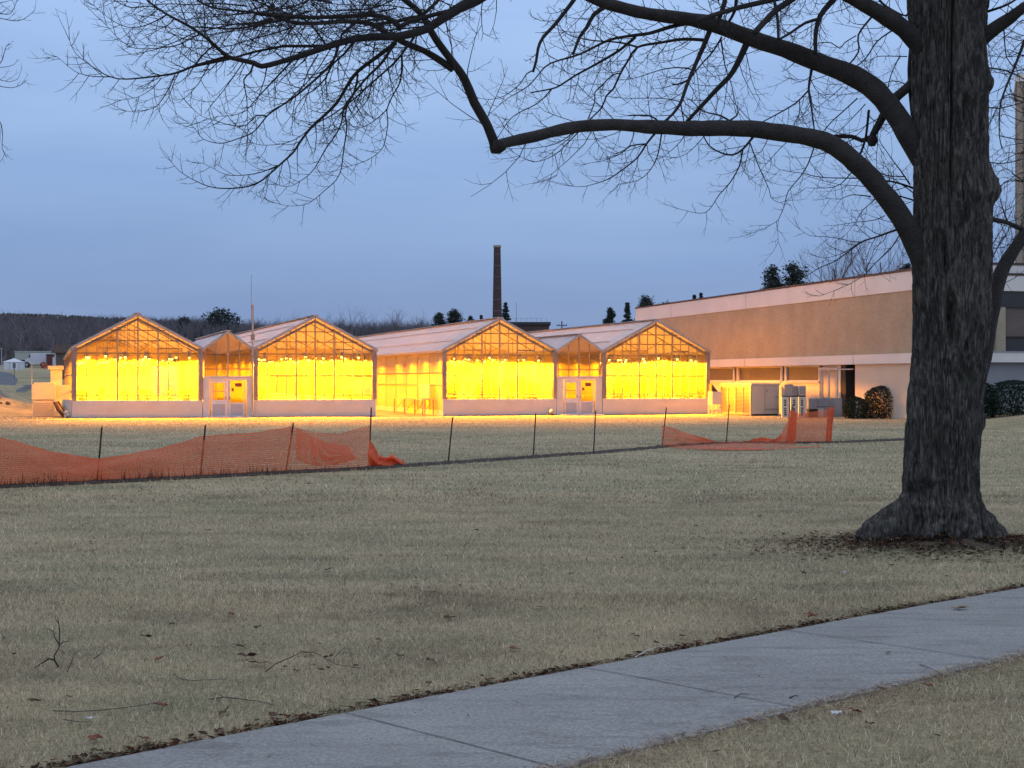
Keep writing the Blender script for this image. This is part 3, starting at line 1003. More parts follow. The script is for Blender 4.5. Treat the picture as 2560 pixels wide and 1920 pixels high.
# crumpled heap behind the last stake
def S1h(u, v):
    px = 921 + 92 * u
    g = fence_at(px)
    h = lerp_tab([(0, .60), (.12, .50), (.25, .26), (.45, .20), (.62, .27), (.8, .15), (1, .01)], u)
    q = g + Vector((0, .12 * math.sin(v * 9 + u * 6), v * h + .01))
    q.y += .16 * (v - .4) + .06 * mnoise.noise(Vector((u * 14, v * 6, 1)))
    q.z += .05 * mnoise.noise(Vector((u * 16, v * 5, 7))) * v
    return q
for off in (0, .12, .22):
    b3 = net_mesh(lambda u, v, off=off: S1h(u, v * (1 - off)) + Vector((.02 * off, off * .8, 0)), 34, 14, .008, .008)
    b.add(b3.v, b3.f)
o = b.build('safety_net', M['orange_net'])
tag(o, 'orange plastic net folded over between two stakes, torn heap at its end', 'net', 'orange plastic fence nets')

# right net ----------------------------------------------------------
top2 = [(1655, 1066), (1663, 1066), (1717, 1084), (1788, 1104), (1849, 1109), (1905, 1094), (1935, 1100), (1952, 1088), (1965, 1062), (1975, 1044), (1990, 1038)]
bot2 = [(1655, 1118), (1700, 1124), (1755, 1127), (1830, 1128), (1905, 1127), (1990, 1118)]
def S2(u, v):
    px = 1655 + 335 * u
    gb = GP(px, lerp_tab(bot2, px))
    g = fence_at(px)
    t = P(px, lerp_tab(top2, px), g.y)
    if t.z < g.z + .05: t.z = g.z + .05
    if v < .45:
        q = gb.lerp(g, v / .45); q.z = gz(q.x, q.y) + .03
    else:
        q = g.lerp(t, (v - .45) / .55); q.z = max(q.z, g.z + .03)
    q.y += .10 * mnoise.noise(Vector((u * 11, v * 4, 0)))
    q.z += .05 * abs(mnoise.noise(Vector((u * 14, v * 5, 3))))
    return q
b = net_mesh(S2, 150, 24, .008, .006)
def S2b(u, v):
    px = 1984 + 88 * u
    g = fence_at(px)
    t = P(px, 1040 - 14 * u, g.y)
    q = g.lerp(t, v); q.z += .02
    q.y += .03 * math.sin(u * 7 + v * 3)
    return q
b2 = net_mesh(S2b, 42, 22, .006, .005); b.add(b2.v, b2.f)
def S2c(u, v):      # doubled strip on the leaning stake
    px = lerp_tab([(0, 1972), (1, 1992)], u) + (1 - v) * (-8)
    g = fence_at(px)
    t = P(px, 1026 + 10 * abs(u - .3), g.y - .04)
    q = g.lerp(t, v); q.y -= .05 + .03 * math.sin(u * 9)
    return q
b3 = net_mesh(S2c, 14, 22, .009, .008); b.add(b3.v, b3.f)
# tail lying flat on the grass
def S2d(u, v):
    g = GP(1760 + 295 * u, 1124 + 3 * math.sin(u * 4) - 3 * u)
    return g + Vector((.02 * math.sin(u * 30), (v - .5) * (.55 * (1 - .75 * u)), .03 + .04 * abs(mnoise.noise(Vector((u * 18, v * 3, 9))))))
b4 = net_mesh(S2d, 90, 8, .008, .006); b.add(b4.v, b4.f)
o = b.build('safety_net', M['orange_net'])
tag(o, 'collapsed orange plastic net lying between the right stakes', 'net', 'orange plastic fence nets')
# small net piece visible behind, next to the pallets
g, t = post_base[10]
b = MB()
d = (t - g)
n = 15
pts = [g + Vector((0, 0, .0))] + [g.lerp(t, (i + 1) / n) for i in range(n)]
b.tube(pts, [.085 + .010 * math.sin(i * 2.1) for i in range(n + 1)], 14, wob=.12)
# spiral seam of the roll and free edge
b.tube([g.lerp(t, i / 30) + Vector((.09 * math.cos(-1.2 + .02 * i), -.088, 0)) for i in range(31)], .010, 5)
# the rolled end of the net is wound on the end stake
tag(b.build('net_roll', M['orange_net'], smooth=True), 'tight upright roll of orange net on the end stake', 'net')

# ================================================================ greenhouses
GH_W, GH_L, Z_F, Z_E, Z_R = 6.75, 42.0, .95, 3.72, 5.50
def roofz(x, W=GH_W, ze=Z_E, zr=Z_R):
    return ze + (zr - ze) * (1 - abs(x - W / 2) / (W / 2))

def make_lamp(loc):
    t = thing('grow_lamp', 'glowing grow lamp hanging in a row inside a lit greenhouse', 'lamp', loc, 0, 'grow lamps inside the greenhouses')
    b = MB(); b.lathe([(.10, .16), (.12, .10), (.26, .0), (.27, -.01), (.25, -.008)], 14)
    b.tube([(0, 0, .15), (0, 0, .62)], .012, 5)
    b.box(-.07, .07, -.16, .16, .15, .26)
    b.build('reflector', M['reflector'], t, smooth=False)
    b = MB(); b.lathe([(.012, -.10), (.05, -.07), (.06, 0.0), (.03, .06)], 10)
    b.build('bulb', M['bulb'], t, smooth=True)
    L = bpy.data.lights.new('sodium light', 'SPOT')
    L.energy = LAMP_W; L.color = LAMP_COL; L.spot_size = math.radians(172); L.spot_blend = .12; L.shadow_soft_size = .12
    lo = bpy.data.objects.new('sodium light', L); COL.objects.link(lo); lo.parent = t; lo.location = (0, 0, -.12)
    return t
LAMP_W = 4800.0

def gable_frame(W, z0, ze, zr, nb, heavy, rows, wy=0.0):
    b = MB()
    rz = lambda x: ze + (zr - ze) * (1 - abs(x - W / 2) / (W / 2))
    x0, x1 = .22, W - .22
    if nb <= 5: x0, x1 = .10, W - .10
    for i in range(nb + 1):
        x = x0 + (x1 - x0) * i / nb
        w = .085 if i in heavy else .042
        b.box(x - w / 2, x + w / 2, wy - .012, wy + .06, z0, rz(x) - .10)
    for z, a, c in rows:
        xa, xb = x0 + (x1 - x0) * a, x0 + (x1 - x0) * c
        # split the bar at roof line
        if z > ze:
            h = (zr - z) / (zr - ze) * (W / 2)
            xa, xb = max(xa, W / 2 - h + .12), min(xb, W / 2 + h - .12)
        if xb > xa:
            b.box(xa, xb, wy + .062, wy + .095, z - .027, z + .027)
    return b

def make_greenhouse(label, s, left_wall, right_wall, seed):
    ox, oy = G0[0] + RX * s, G0[1] + RY * s
    t = thing('greenhouse', label, 'greenhouse', (ox, oy, -.37), AG, 'glowing gabled greenhouses in a row')
    W, L = GH_W, GH_L
    # low wall all round
    b = MB(); b.box(0, W, -.10, .08, -.3, Z_F); b.build('low_wall', M['concrete_white'], t, bevel=.012)
    b = MB(); b.box(.0, W, -.13, -.102, -.3, .05); b.build('plinth', M['grey_wall'], t)
    b = MB(); b.box(.02, .14, .083, L, -.3, Z_F - .02 if left_wall != 'corr' else .30); b.box(W - .14, W - .02, .083, L, -.3, Z_F - .02); b.build('side_footing', M['concrete_white'], t)
    # corner posts
    for x in (-.02, W - .20):
        b = MB(); b.box(x, x + .24, -.125, .10, Z_F + .003, Z_E + .02); b.build('corner_post', M['steel_dark'], t)
    # gable glass
    b = MB()
    poly = [(.20, Z_F), (W - .20, Z_F), (W - .20, roofz(W - .20) - .06), (W / 2, Z_R - .06), (.20, roofz(.20) - .06)]
    b.add([(x, .035, z) for x, z in poly], [tuple(range(5))])
    b.build('gable_glass', M['glass'], t)
    rows = [(1.20, 0, 1), (2.30, .0, .42 if seed % 2 else 1), (3.46, 0, 1), (4.12, .12, .88), (4.68, .2, .8), (3.72, .17, .34), (3.72, .67, .84)]
    gable_frame(W, Z_F, Z_E, Z_R, 12, (4, 6, 8), rows).build('glazing_bars', M['alu'], t)
    # rake rafter inside the glass, and rake flashing in front
    b = MB()
    for sgn in (-1, 1):
        xe = W / 2 + sgn * (W / 2 - .22)
        b.bar((xe, .11, roofz(xe) - .22), (W / 2, .11, Z_R - .22), .05, .13)
    b.build('rafter', M['inner_white'], t)
    b = MB()
    for sgn in (-1, 1):
        xe = W / 2 + sgn * (W / 2 + .05)
        b.bar((xe, -.15, Z_E - .02 + .0), (W / 2, -.15, Z_R + .02), .06, .14)
    b.build('rake_flashing', M['galv'], t)
    # roof slopes
    for sgn in (-1, 1):
        b = MB()
        xe = W / 2 + sgn * (W / 2 + .06)
        n = 14
        for i in range(n):
            ya, yb = -.16 + (L + .16) * i / n, -.16 + (L + .16) * (i + 1) / n - .012
            dz = .006 * (i % 2)
            b.add([(xe, ya, Z_E + dz), (W / 2, ya, Z_R + .05 + dz), (W / 2, yb, Z_R + .05 + dz), (xe, yb, Z_E + dz)], [(0, 1, 2, 3)])
        b.build('roof_slope', M['roof'], t)
    b = MB(); b.bar((W / 2, -.2, Z_R + .09), (W / 2, L, Z_R + .09), .34, .05); b.build('ridge_cap', M['galv'], t)
    # vent line on the left slope
    b = MB()
    for fr in (.30, .72):
        x = W / 2 * (1 - fr); z = roofz(x) + .09
        b.bar((x, 1.2, z), (x, L - 1, z), .06, .05)
    b.build('vent_edge', M['white_metal'], t)
    b = MB()
    for x in (-.06, W + .06):
        b.box(x - .07, x + .07, -.13, L, Z_E - .13, Z_E - .02)
    b.build('gutter', M['galv'], t)
    # trusses
    for i in range(7):
        y = 3 + i * 6.2
        b = MB()
        b.bar((.1, y, 3.46), (W - .1, y, 3.46), .05)
        for sgn in (-1, 1):
            b.bar((W / 2 + sgn * (W / 2 - .1), y, 3.56), (W / 2, y, Z_R - .14), .05)
            b.bar((W / 2 + sgn * W / 4, y, 3.46), (W / 2 + sgn * W / 4, y, roofz(W / 4) - .1), .035)
            b.bar((W / 2 + sgn * W / 4, y, roofz(W / 4) - .12), (W / 2, y, 3.46), .03)
        b.bar((W / 2, y, 3.46), (W / 2, y, Z_R - .14), .035)
        b.build('roof_truss', M['alu'], t)
    # side walls
    for name, flag, x in (('l', left_wall, .03), ('r', right_wall, W - .03)):
        if not flag: continue
        b = MB()
        z0 = Z_F if flag != 'corr' else .30
        zt = Z_E - .14
        if flag == 'corr':
            n = 420
            V = []
            for i in range(n + 1):
                y = .12 + (L - .12) * i / n
                xx = x + .022 * math.sin(i * math.pi / 2 + .4)
                V += [(xx, y, z0), (xx, y, zt)]
            b.add(V, [(2 * i, 2 * i + 1, 2 * i + 3, 2 * i + 2) for i in range(n)])
        else:
            b.add([(x, .12, z0), (x, L, z0), (x, L, zt), (x, .12, zt)], [(0, 1, 2, 3)])
        b.build('side_glazing', M['glass_side'] if flag == 'corr' else M['glass_dim'], t)
        b = MB()
        for i in range(15):
            y = 3.0 * i + .14
            b.box(x - .03, x + .03, y - .03, y + .03, z0, zt)
        for z in ((2.42, 1.72) if flag == 'corr' else (2.3, 1.4)):
            dx = .06 if name == 'r' else -.06
            b.box(min(x + dx * .6, x + dx), max(x + dx * .6, x + dx), .12, L, z - .045, z + .045)
        b.build('side_rails', M['alu'], t)
    # far gable
    b = MB()
    b.add([(0, L, -.3), (W, L, -.3), (W, L, Z_E), (W / 2, L, Z_R), (0, L, Z_E)], [(0, 1, 2, 3, 4)])
    b.build('rear_wall', M['inner_white'], t)
    b = MB(); b.box(.15, W - .15, .1, L - .02, -.30, .02); b.build('floor_slab', M['gravel'], t)
    # shade screen hung across above the lamps further in
    for i in range(4):
        y = 9 + i * 8.5
        b = MB(); b.box(.3, W - .3, y, y + .02, 3.50, 3.95); b.build('shade_screen', M['inner_white'], t)
    return t

def local(t, x, y, z=0):
    return (t.location.x + RX * x - RY * y, t.location.y + RY * x + RX * y, t.location.z + z)

GLAB = ['leftmost glowing gabled greenhouse, beside the tan cooler box', 'second glowing greenhouse, behind the tall antenna mast',
        'third glowing greenhouse with the exposed corrugated side wall', 'rightmost glowing greenhouse, nearest the flat roofed building']
GS = [0.0, 9.5, 20.1, 29.7]
ghs = [make_greenhouse(GLAB[0], GS[0], 'glass', None, 1), make_greenhouse(GLAB[1], GS[1], None, 'glass', 2),
       make_greenhouse(GLAB[2], GS[2], 'corr', None, 3), make_greenhouse(GLAB[3], GS[3], None, 'glass', 4)]

first_lamp = None
for gi, t in enumerate(ghs):
    r = random.Random(50 + gi)
    for y in (.75, 4.2, 7.6, 11.5, 16.5, 22.5, 30, 37.5):
        for x in ((.75, 1.8, 2.85, 3.9, 4.95, 6.0) if y < 2 else (.95, 2.55, 4.15, 5.75)):
            loc = local(t, x + r.uniform(-.12, .12), y + r.uniform(-.2, .2), 3.22 + r.uniform(-.07, .12))
            if first_lamp is None:
                first_lamp = make_lamp(loc); first_lamp.rotation_euler = (0, 0, AG)
            else:
                dup(first_lamp, loc, AG)

# ---- entrances between the houses
def make_entrance(label, s, W):
    ox, oy = G0[0] + RX * s, G0[1] + RY * s
    t = thing('greenhouse_entrance', label, 'entrance', (ox, oy, -.37), AG, 'small gabled entrances between greenhouses')
    ze, zr, zd, L = 3.72, 4.62, 2.17, 18.0
    rz = lambda x: ze + (zr - ze) * (1 - abs(x - W / 2) / (W / 2))
    b = MB(); b.add([(.06, .035, zd), (W - .06, .035, zd), (W - .06, .035, rz(.06) - .05), (W / 2, .035, zr - .05), (.06, .035, rz(.06) - .05)], [(0, 1, 2, 3, 4)])
    b.build('gable_glass', M['glass'], t)
    gable_frame(W, zd, ze, zr, 4, (2,), [(3.40, 0, 1), (2.62, 0, 1)]).build('glazing_bars', M['alu'], t)
    b = MB()
    for sgn in (-1, 1):
        b.bar((W / 2 + sgn * (W / 2 + .02), -.12, ze - .02), (W / 2, -.12, zr + .02), .06, .12)
    b.build('rake_flashing', M['galv'], t)
    for sgn in (-1, 1):
        b = MB(); xe = W / 2 + sgn * (W / 2 - .02)
        b.add([(xe, -.13, ze), (W / 2, -.13, zr + .05), (W / 2, L, zr + .05), (xe, L, ze)], [(0, 1, 2, 3)])
        b.build('roof_slope', M['roof'], t)
    b = MB(); b.bar((W / 2, -.17, zr + .08), (W / 2, L, zr + .08), .3, .05); b.build('ridge_cap', M['galv'], t)
    for x in (.03, W - .03):
        b = MB(); b.add([(x, .1, -.1), (x, L, -.1), (x, L, ze - .1), (x, .1, ze - .1)], [(0, 1, 2, 3)]); b.build('partition', M['glass_side'], t)
    # white door front
    dw = .86
    c = W / 2
    b = MB()
    fr = .09
    xl, xr = c - dw - fr - .04, c + dw + fr + .04
    b.box(-.02, xl, -.08, .05, -.3, zd); b.box(xr, W + .02, -.08, .05, -.3, zd)
    b.box(xl, xr, -.08, .05, 2.05, zd)
    b.box(c - .045, c + .045, -.08, .05, -.05, 2.049)
    b.box(.02, W - .02, -.11, .07, zd + .002, zd + .07)
    b.build('door_frame', M['white_metal'], t, bevel=.008)
    for sgn in (-1, 1):
        x0 = c + (.05 if sgn > 0 else -.05 - dw)
        x1 = x0 + dw - .02
        if sgn < 0: wx0, wx1, wz0, wz1 = x0 + .10, x1 - .13, .95, 1.88
        else: wx0, wx1, wz0, wz1 = x0 + .06, x1 - .04, .80, 2.00
        b = MB()
        b.box(x0, wx0, -.055, -.01, .02, 2.045); b.box(wx1, x1, -.055, -.01, .02, 2.045)
        b.box(wx0, wx1, -.055, -.01, .02, wz0); b.box(wx0, wx1, -.055, -.01, wz1, 2.045)
        d = b.build('door', M['door_white'], t)
        b = MB(); b.add([(wx0, -.03, wz0), (wx1, -.03, wz0), (wx1, -.03, wz1), (wx0, -.03, wz1)], [(0, 1, 2, 3)]); b.build('door_glass', M['glass'], d)
        b = MB(); b.box(x0 + .08, x1 - .10, -.062, -.056, .12, .72); b.build('kick_panel', M['kick'], d)
        if sgn < 0:
            b = MB(); b.box(wx0, wx1, -.052, -.036, 1.40, 1.44); b.build('window_bar', M['alu'], d)
        else:
            b = MB(); b.box(wx0 + .26, wx1 - .12, -.036, -.031, 1.66, 1.86); b.build('door_notice', M['red_brown'], d)
            b = MB(); b.box(wx0 + .07, wx0 + .20, -.036, -.031, 1.42, 1.58); b.build('door_sticker', M['red_brown'], d)
        hx = x1 - .05 if sgn < 0 else x0 + .03
        b = MB(); b.box(hx - .02, hx + .02, -.075, -.056, .98, 1.14); b.tube([(hx, -.10, 1.05), (hx - .10 * sgn * -1, -.10, 1.05)], .010, 6); b.tube([(hx, -.057, 1.05), (hx, -.105, 1.05)], .010, 6)
        b.build('handle', M['steel_dark'], d)
    b = MB(); b.box(.1, W - .1, -.9, -.115, -.3, .03); b.build('door_step', M['concrete_white'], t)
    b = MB(); b.box(.1, W - .1, .06, L, -.3, .01); b.build('floor_slab', M['gravel'], t)
    b = MB(); b.add([(0, L, -.3), (W, L, -.3), (W, L, ze), (c, L, zr), (0, L, ze)], [(0, 1, 2, 3, 4)]); b.build('rear_wall', M['inner_white'], t)
    return t
make_entrance('small gabled entrance with white double doors behind the antenna mast', 6.80, 2.65)
make_entrance('small gabled entrance with white double doors between third and fourth greenhouse', 26.90, 2.75)

# ---- benches with plants
def leaf_cloud(b, c, rx, ry, rz, n, size, r):
    for _ in range(n):
        while True:
            p = Vector((r.uniform(-1, 1), r.uniform(-1, 1), r.uniform(-1, 1)))
            if .15 < p.length < 1: break
        q = Vector((c[0] + p.x * rx, c[1] + p.y * ry, c[2] + p.z * rz))
        a = Vector((r.uniform(-1, 1), r.uniform(-1, 1), r.uniform(-.6, .6))).normalized() * size * r.uniform(.5, 1.2)
        e = a.cross(Vector((r.uniform(-1, 1), r.uniform(-1, 1), r.uniform(-1, 1)))).normalized() * size * r.uniform(.25, .5)
        b.add([q - a, q - e, q + a, q + e], [(0, 1, 2, 3)])
def make_bench(loc, seed, plants, h):
    r = random.Random(seed)
    t = thing('plant_bench', 'bench', 'bench', loc, AG, 'plant benches inside the greenhouses')
    b = MB(); b.box(-.75, .75, -1.3, 1.3, .74, .79); b.box(-.75, -.72, -1.3, 1.3, .79, .86); b.box(.72, .75, -1.3, 1.3, .79, .86)
    b.build('bench_top', M['galv'], t)
    for x in (-.68, .68):
        for y in (-1.2, 1.2):
            b = MB(); b.box(x - .025, x + .025, y - .025, y + .025, 0, .739); b.build('leg', M['galv'], t)
    return t
def make_plant(loc, seed, h, w, label):
    r = random.Random(seed)
    t = thing('potted_plant', label, 'plant', loc, AG, 'potted plants inside the greenhouses')
    b = MB(); b.lathe([(.09, 0), (.13, .20), (.14, .20), (.14, .23), (.10, .22)], 12); b.build('pot', M['rust'], t)
    b = MB()
    b.tube([(0, 0, .2), (.02, 0, .2 + h * .5), (-.01, .01, .2 + h)], [.012, .01, .005], 5)
    for k in range(5):
        a = r.uniform(0, 6.28); z = .2 + h * r.uniform(.3, .9)
        b.tube([(0, 0, z), (math.cos(a) * w * .4, math.sin(a) * w * .4, z + .08)], [.006, .003], 4)
    leaf_cloud(b, (0, 0, .2 + h * .62), w, w, h * .5, int(110 * w / .3), .075, r)
    b.build('foliage', M['plant_green'], t)
    return t
PL = [0]
for gi, t in enumerate(ghs):
    r = random.Random(90 + gi)
    for yi, y in enumerate((2.2, 5.4)):
        for xi, x in enumerate((1.15, 3.37, 5.6)):
            bt = make_bench(local(t, x, y, .02), 7, 0, 0)
            bt['label'] = 'metal plant bench in %s row of the %s greenhouse, %s' % (('front', 'second')[yi], ('leftmost', 'second', 'third', 'rightmost')[gi], ('left side', 'middle', 'right side')[xi])
            dens = (2, 1, 10, 9)[gi] if yi == 0 else (1, 1, 5, 5)[gi]
            for k in range(dens):
                h = r.uniform(.35, .6) if gi < 2 else r.uniform(.5, 1.25)
                px, py = x + r.uniform(-.6, .6), y + r.uniform(-1.1, 1.1)
                make_plant(local(t, px, py, .81), r.randint(0, 9999), h, r.uniform(.22, .36),
                           'leafy potted plant on a bench inside the %s greenhouse' % ('leftmost', 'second', 'third', 'rightmost')[gi])

# ---- antenna mast in front of the first entrance
g = Vector(local(ghs[0], 9.42, -.28, 0)); g.z = gz(g.x, g.y)
t = thing('antenna_mast', 'tall thin antenna mast rising beside the first greenhouse entrance', 'antenna', g)
b = MB(); b.tube([(0, 0, -.2), (0, 0, 6.05)], .055, 10); b.lathe([(.075, 6.0), (.075, 6.10), (.03, 6.13)], 10); b.build('pole', M['galv'], t)
b = MB(); b.tube([(-.07, 0, 5.2), (-.075, 0, 6.6), (-.07, 0, 7.75)], [.022, .018, .010], 7); b.tube([(-.07, 0, 5.4), (0, 0, 5.4)], .015, 5); b.build('whip', M['galv'], t)
b = MB(); b.box(-.10, .10, -.06, .06, 4.2, 4.5); b.box(-.06, .06, -.065, .3, 3.3, 3.36); b.build('bracket', M['steel_dark'], t)

# ---- white pipe stub by the third house
g = Vector(local(ghs[2], 6.35, -.35, 0)); g.z = gz(g.x, g.y)
b = MB(); b.lathe([(.05, -.1), (.05, .12), (.11, .13), (.12, .20), (.10, .30), (.05, .34)], 12)
tag(b.build('standpipe', M['pole_white'], smooth=True), 'small white standpipe at the low wall left of the second entrance', 'pipe').location = g
b = MB(); b.box(-.16, .16, -.10, .10, -.05, .10); b.tube([(-.2, 0, .06), (.24, .03, .07)], .03, 6)
o = tag(b.build('stone', M['rust']), 'dark lump on the ground under the small white standpipe', 'stone'); o.location = (g.x - .02, g.y - .22, g.z)

# ---- work tables and a board in the gap before the third house
def gap_table(label, v, wl, loc_s=19.55):
    p = (G0[0] + RX * loc_s - RY * v, G0[1] + RY * loc_s + RX * v)
    t = thing('work_table', label, 'table', (p[0], p[1], gz(*p)), AG, 'metal work tables in the gap between greenhouses')
    b = MB(); b.box(-.35, .35, -wl, wl, .90, .94); b.build('table_top', M['galv'], t)
    for x in (-.31, .31):
        for y in (-wl + .05, wl - .05):
            b = MB(); b.box(x - .03, x + .03, y - .03, y + .03, -.05, .898); b.build('leg', M['steel_dark'], t)
    b = MB()
    for y in (-wl + .05, wl - .05):
        b.bar((-.31, y - .035, .15), (.31, y - .035, .85), .03)
    b.bar((-.345, -wl, .12), (-.345, wl, .12), .04); b.bar((-.345, -wl + .1, .80), (-.345, -wl + .5, .45), .03)
    b.build('brace', M['steel_dark'], t)
    return t
gap_table('metal work table at the near end of the greenhouse gap', 2.2, 1.05)
gap_table('metal work table at the far end of the greenhouse gap', 7.2, 1.5)
p = (G0[0] + RX * 19.85 - RY * 3.2, G0[1] + RY * 19.85 + RX * 3.2)
b = MB(); b.box(-.02, .02, -1.35, 1.35, 0, .80); b.box(-.05, -.021, -1.35, -1.25, -.01, .86); b.box(-.05, -.021, 1.25, 1.35, -.01, .86)
o = tag(b.build('board', M['tan_box']), 'pale board leaning over the work table before the corrugated wall', 'board'); o.location = (p[0], p[1], gz(*p) + .98); o.rotation_euler = (0, 0, AG)

# ---- cooler cabinet left of the first house
def gh_local(u, v):
    x, y = G0[0] + RX * u - RY * v, G0[1] + RY * u + RX * v
    return x, y, gz(x, y)
x, y, z = gh_local(-1.35, 4.4); z = -.37
t = thing('cooler_cabinet', 'tan cooler cabinet with chamfered top on the leftmost greenhouse side', 'cabinet', (x, y, z), AG)
b = MB(); b.prism([(-.72, .95), (.55, .95), (.55, 1.78), (.42, 1.88), (-.58, 1.88), (-.72, 1.74)], -.9, .9); b.build('hood', M['tan_box'], t, bevel=.02)
b = MB(); b.box(.553, 1.30, -.7, .7, .95, 1.75); b.build('duct', M['tan_box'], t)
b = MB(); b.box(-.66, .50, -.82, .82, -.1, .947); b.build('base', M['tan_box'], t)
b = MB()
for i in range(7):
    zz = .10 + i * .115
    b.bar((-.58, -.85, zz), (.42, -.85, zz), .05, .06)
b.box(-.66, -.60, -.88, -.822, .02, .93); b.box(.44, .50, -.88, -.822, .02, .93)
b.build('louvre', M['tan_box'], t)
x, y, _ = gh_local(-.75, 9.5)
t = thing('vent_stack', 'tan vent stack with a flat cap behind the cooler cabinet', 'vent', (x, y, -.37), AG)
b = MB(); b.box(-.32, .32, -.3, .3, -.1, 2.62); b.build('duct', M['tan_box'], t); b = MB(); b.box(-.50, .40, -.42, .42, 2.623, 2.86); b.build('cap', M['tan_box'], t, bevel=.02)
# junk leaning against the low wall corner
x, y, z = gh_local(-.45, .9); z = gz(x, y)
b = MB(); b.tube([(-.42, 0, .86), (-.25, .02, .45), (.05, .05, .05)], [.11, .10, .09], 8, wob=.2); b.tube([(-.30, .1, .88), (.1, .1, .3), (.2, .1, .02)], [.06, .06, .06], 6)
tag(b.build('rolled_hose', M['rust'], smooth=True), 'brown hose roll leaning at the corner of the leftmost greenhouse', 'hose').location = (x, y, z)
b = MB()
for k, (dx, dz, rr) in enumerate(((-.05, .30, .12), (.08, .16, .13), (-.08, .10, .09), (.14, .34, .08))):
    b.lathe([(rr * .5, dz - rr * .8), (rr, dz - rr * .3), (rr * .9, dz + rr * .4), (rr * .4, dz + rr * .8)], 9, (dx, 0, 0))
o = tag(b.build('pot_pile', M['pallet'], smooth=True), 'pale pots piled at the corner of the leftmost greenhouse', 'pots'); o.location = (x + .30, y - .25, z)
# ================================================================ flat-roofed building
BX, BY = 18.3, 85.0
WDX, WDY = -math.sin(AB), math.cos(AB)         # along the long wall (away)
BZ = EYE                                       # heights below are relative to the eye
bt = thing('flat_roofed_building', 'long tan brick building with white bands and a flat roof', 'building', (BX, BY, 0), AB)
# local frame: x to the right (into the building), y along the wall away from the camera
T0, T1 = -12.7, 35.0
def bz(z): return EYE + z
b = MB(); b.box(-.06, 12, T0, T1, bz(4.52), bz(5.50)); b.build('upper_band', M['white_wall'], bt)
b = MB(); b.box(-.10, 12, T0 - .04, T1 + .04, bz(5.503), bz(5.62)); b.build('roof_edge', M['roof_edge'], bt)
b = MB(); b.box(0, 12, T0 + .05, T1 - .02, bz(1.325), bz(4.517)); b.build('brick_wall', M['brick_tan'], bt)
b = MB(); b.box(-.16, 12, T0, T1, bz(.81), bz(1.322)); b.build('lower_band', M['white_wall'], bt)
# seams of the bands
b = MB()
for y in (13.1, -2, 27):
    b.box(-.064, -.055, y - .015, y + .015, bz(4.53), bz(5.49)); b.box(-.164, -.155, y - .015, y + .015, bz(.82), bz(1.315))
b.build('band_seam', M['roof_edge'], bt)
def wall_y(px, x=0.0):
    """local y on the long wall for a photo column"""
    k = (px - 1280) / F
    ox, oy = BX + math.cos(AB) * x, BY + math.sin(AB) * x
    return (ox - k * oy) / (k * WDY - WDX)
ya, yb, yc, yd = wall_y(1774), wall_y(2047), wall_y(2101), wall_y(2136)
b = MB(); b.box(.25, 12, yc, T1, -1.2, bz(.807)); b.build('ground_floor_wall', M['cream_wall'], bt)
b = MB(); b.box(.02, .25, T0, yd - .04, -1.6, bz(.806)); b.build('cream_wall', M['cream_wall'], bt)
# recess with door
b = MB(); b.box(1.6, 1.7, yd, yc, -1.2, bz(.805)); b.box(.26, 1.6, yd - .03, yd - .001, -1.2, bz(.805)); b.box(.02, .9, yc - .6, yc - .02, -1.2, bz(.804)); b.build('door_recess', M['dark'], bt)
b = MB(); b.box(.0, .245, yc, yc + .35, -1.2, bz(.803)); b.build('pier', M['cream_wall'], bt)
# windows: three dark openings with frames
wins = [(wall_y(1832), wall_y(1774) + 9), (wall_y(1951), wall_y(1842)), (wall_y(2046), wall_y(1961))]
b = MB(); b.box(.05, .249, yb + .02, T1, -1.2, bz(-.12)); b.box(.05, .249, yb + .02, T1, bz(.78), bz(.80)); b.build('under_window_wall', M['cream_wall'], bt)
for a, c in wins:
    w = MB(); w.box(.18, .245, a + .04, c - .04, bz(-.10), bz(.77)); wo = w.build('window', M['window_dark'], bt)
    f = MB()
    f.box(.06, .17, a, a + .12, bz(-.118), bz(.778)); f.box(.06, .17, c - .12, c, bz(-.118), bz(.778))
    f.box(.14, .176, a + .12, c - .12, bz(-.118), bz(-.06)); f.box(.14, .176, a + .12, c - .12, bz(.72), bz(.778))
    f.build('frame', M['white_metal'], wo)
    f = MB(); f.box(-.06, .17, a - .05, c + .05, bz(-.20), bz(-.122)); f.build('sill', M['white_wall'], wo)
# conduits on the wall
b = MB()
for px in (2056, 2074, 2094):
    y = wall_y(px); b.tube([(-.03, y, -.5), (-.03, y, bz(.62))], .05, 8)
b.tube([(-.03, wall_y(2050), bz(.62)), (-.03, wall_y(2098), bz(.62))], .05, 8)
b.tube([(-.03, wall_y(2050), bz(.55)), (-.03, wall_y(2134), bz(.55))], .035, 6)
b.build('wall_conduit', M['pole_white'], bt)
# roof deck parapet line and bits
b = MB(); b.box(3, 5, 2, 5, bz(5.62), bz(6.0)); b.build('roof_unit', M['galv'], bt)
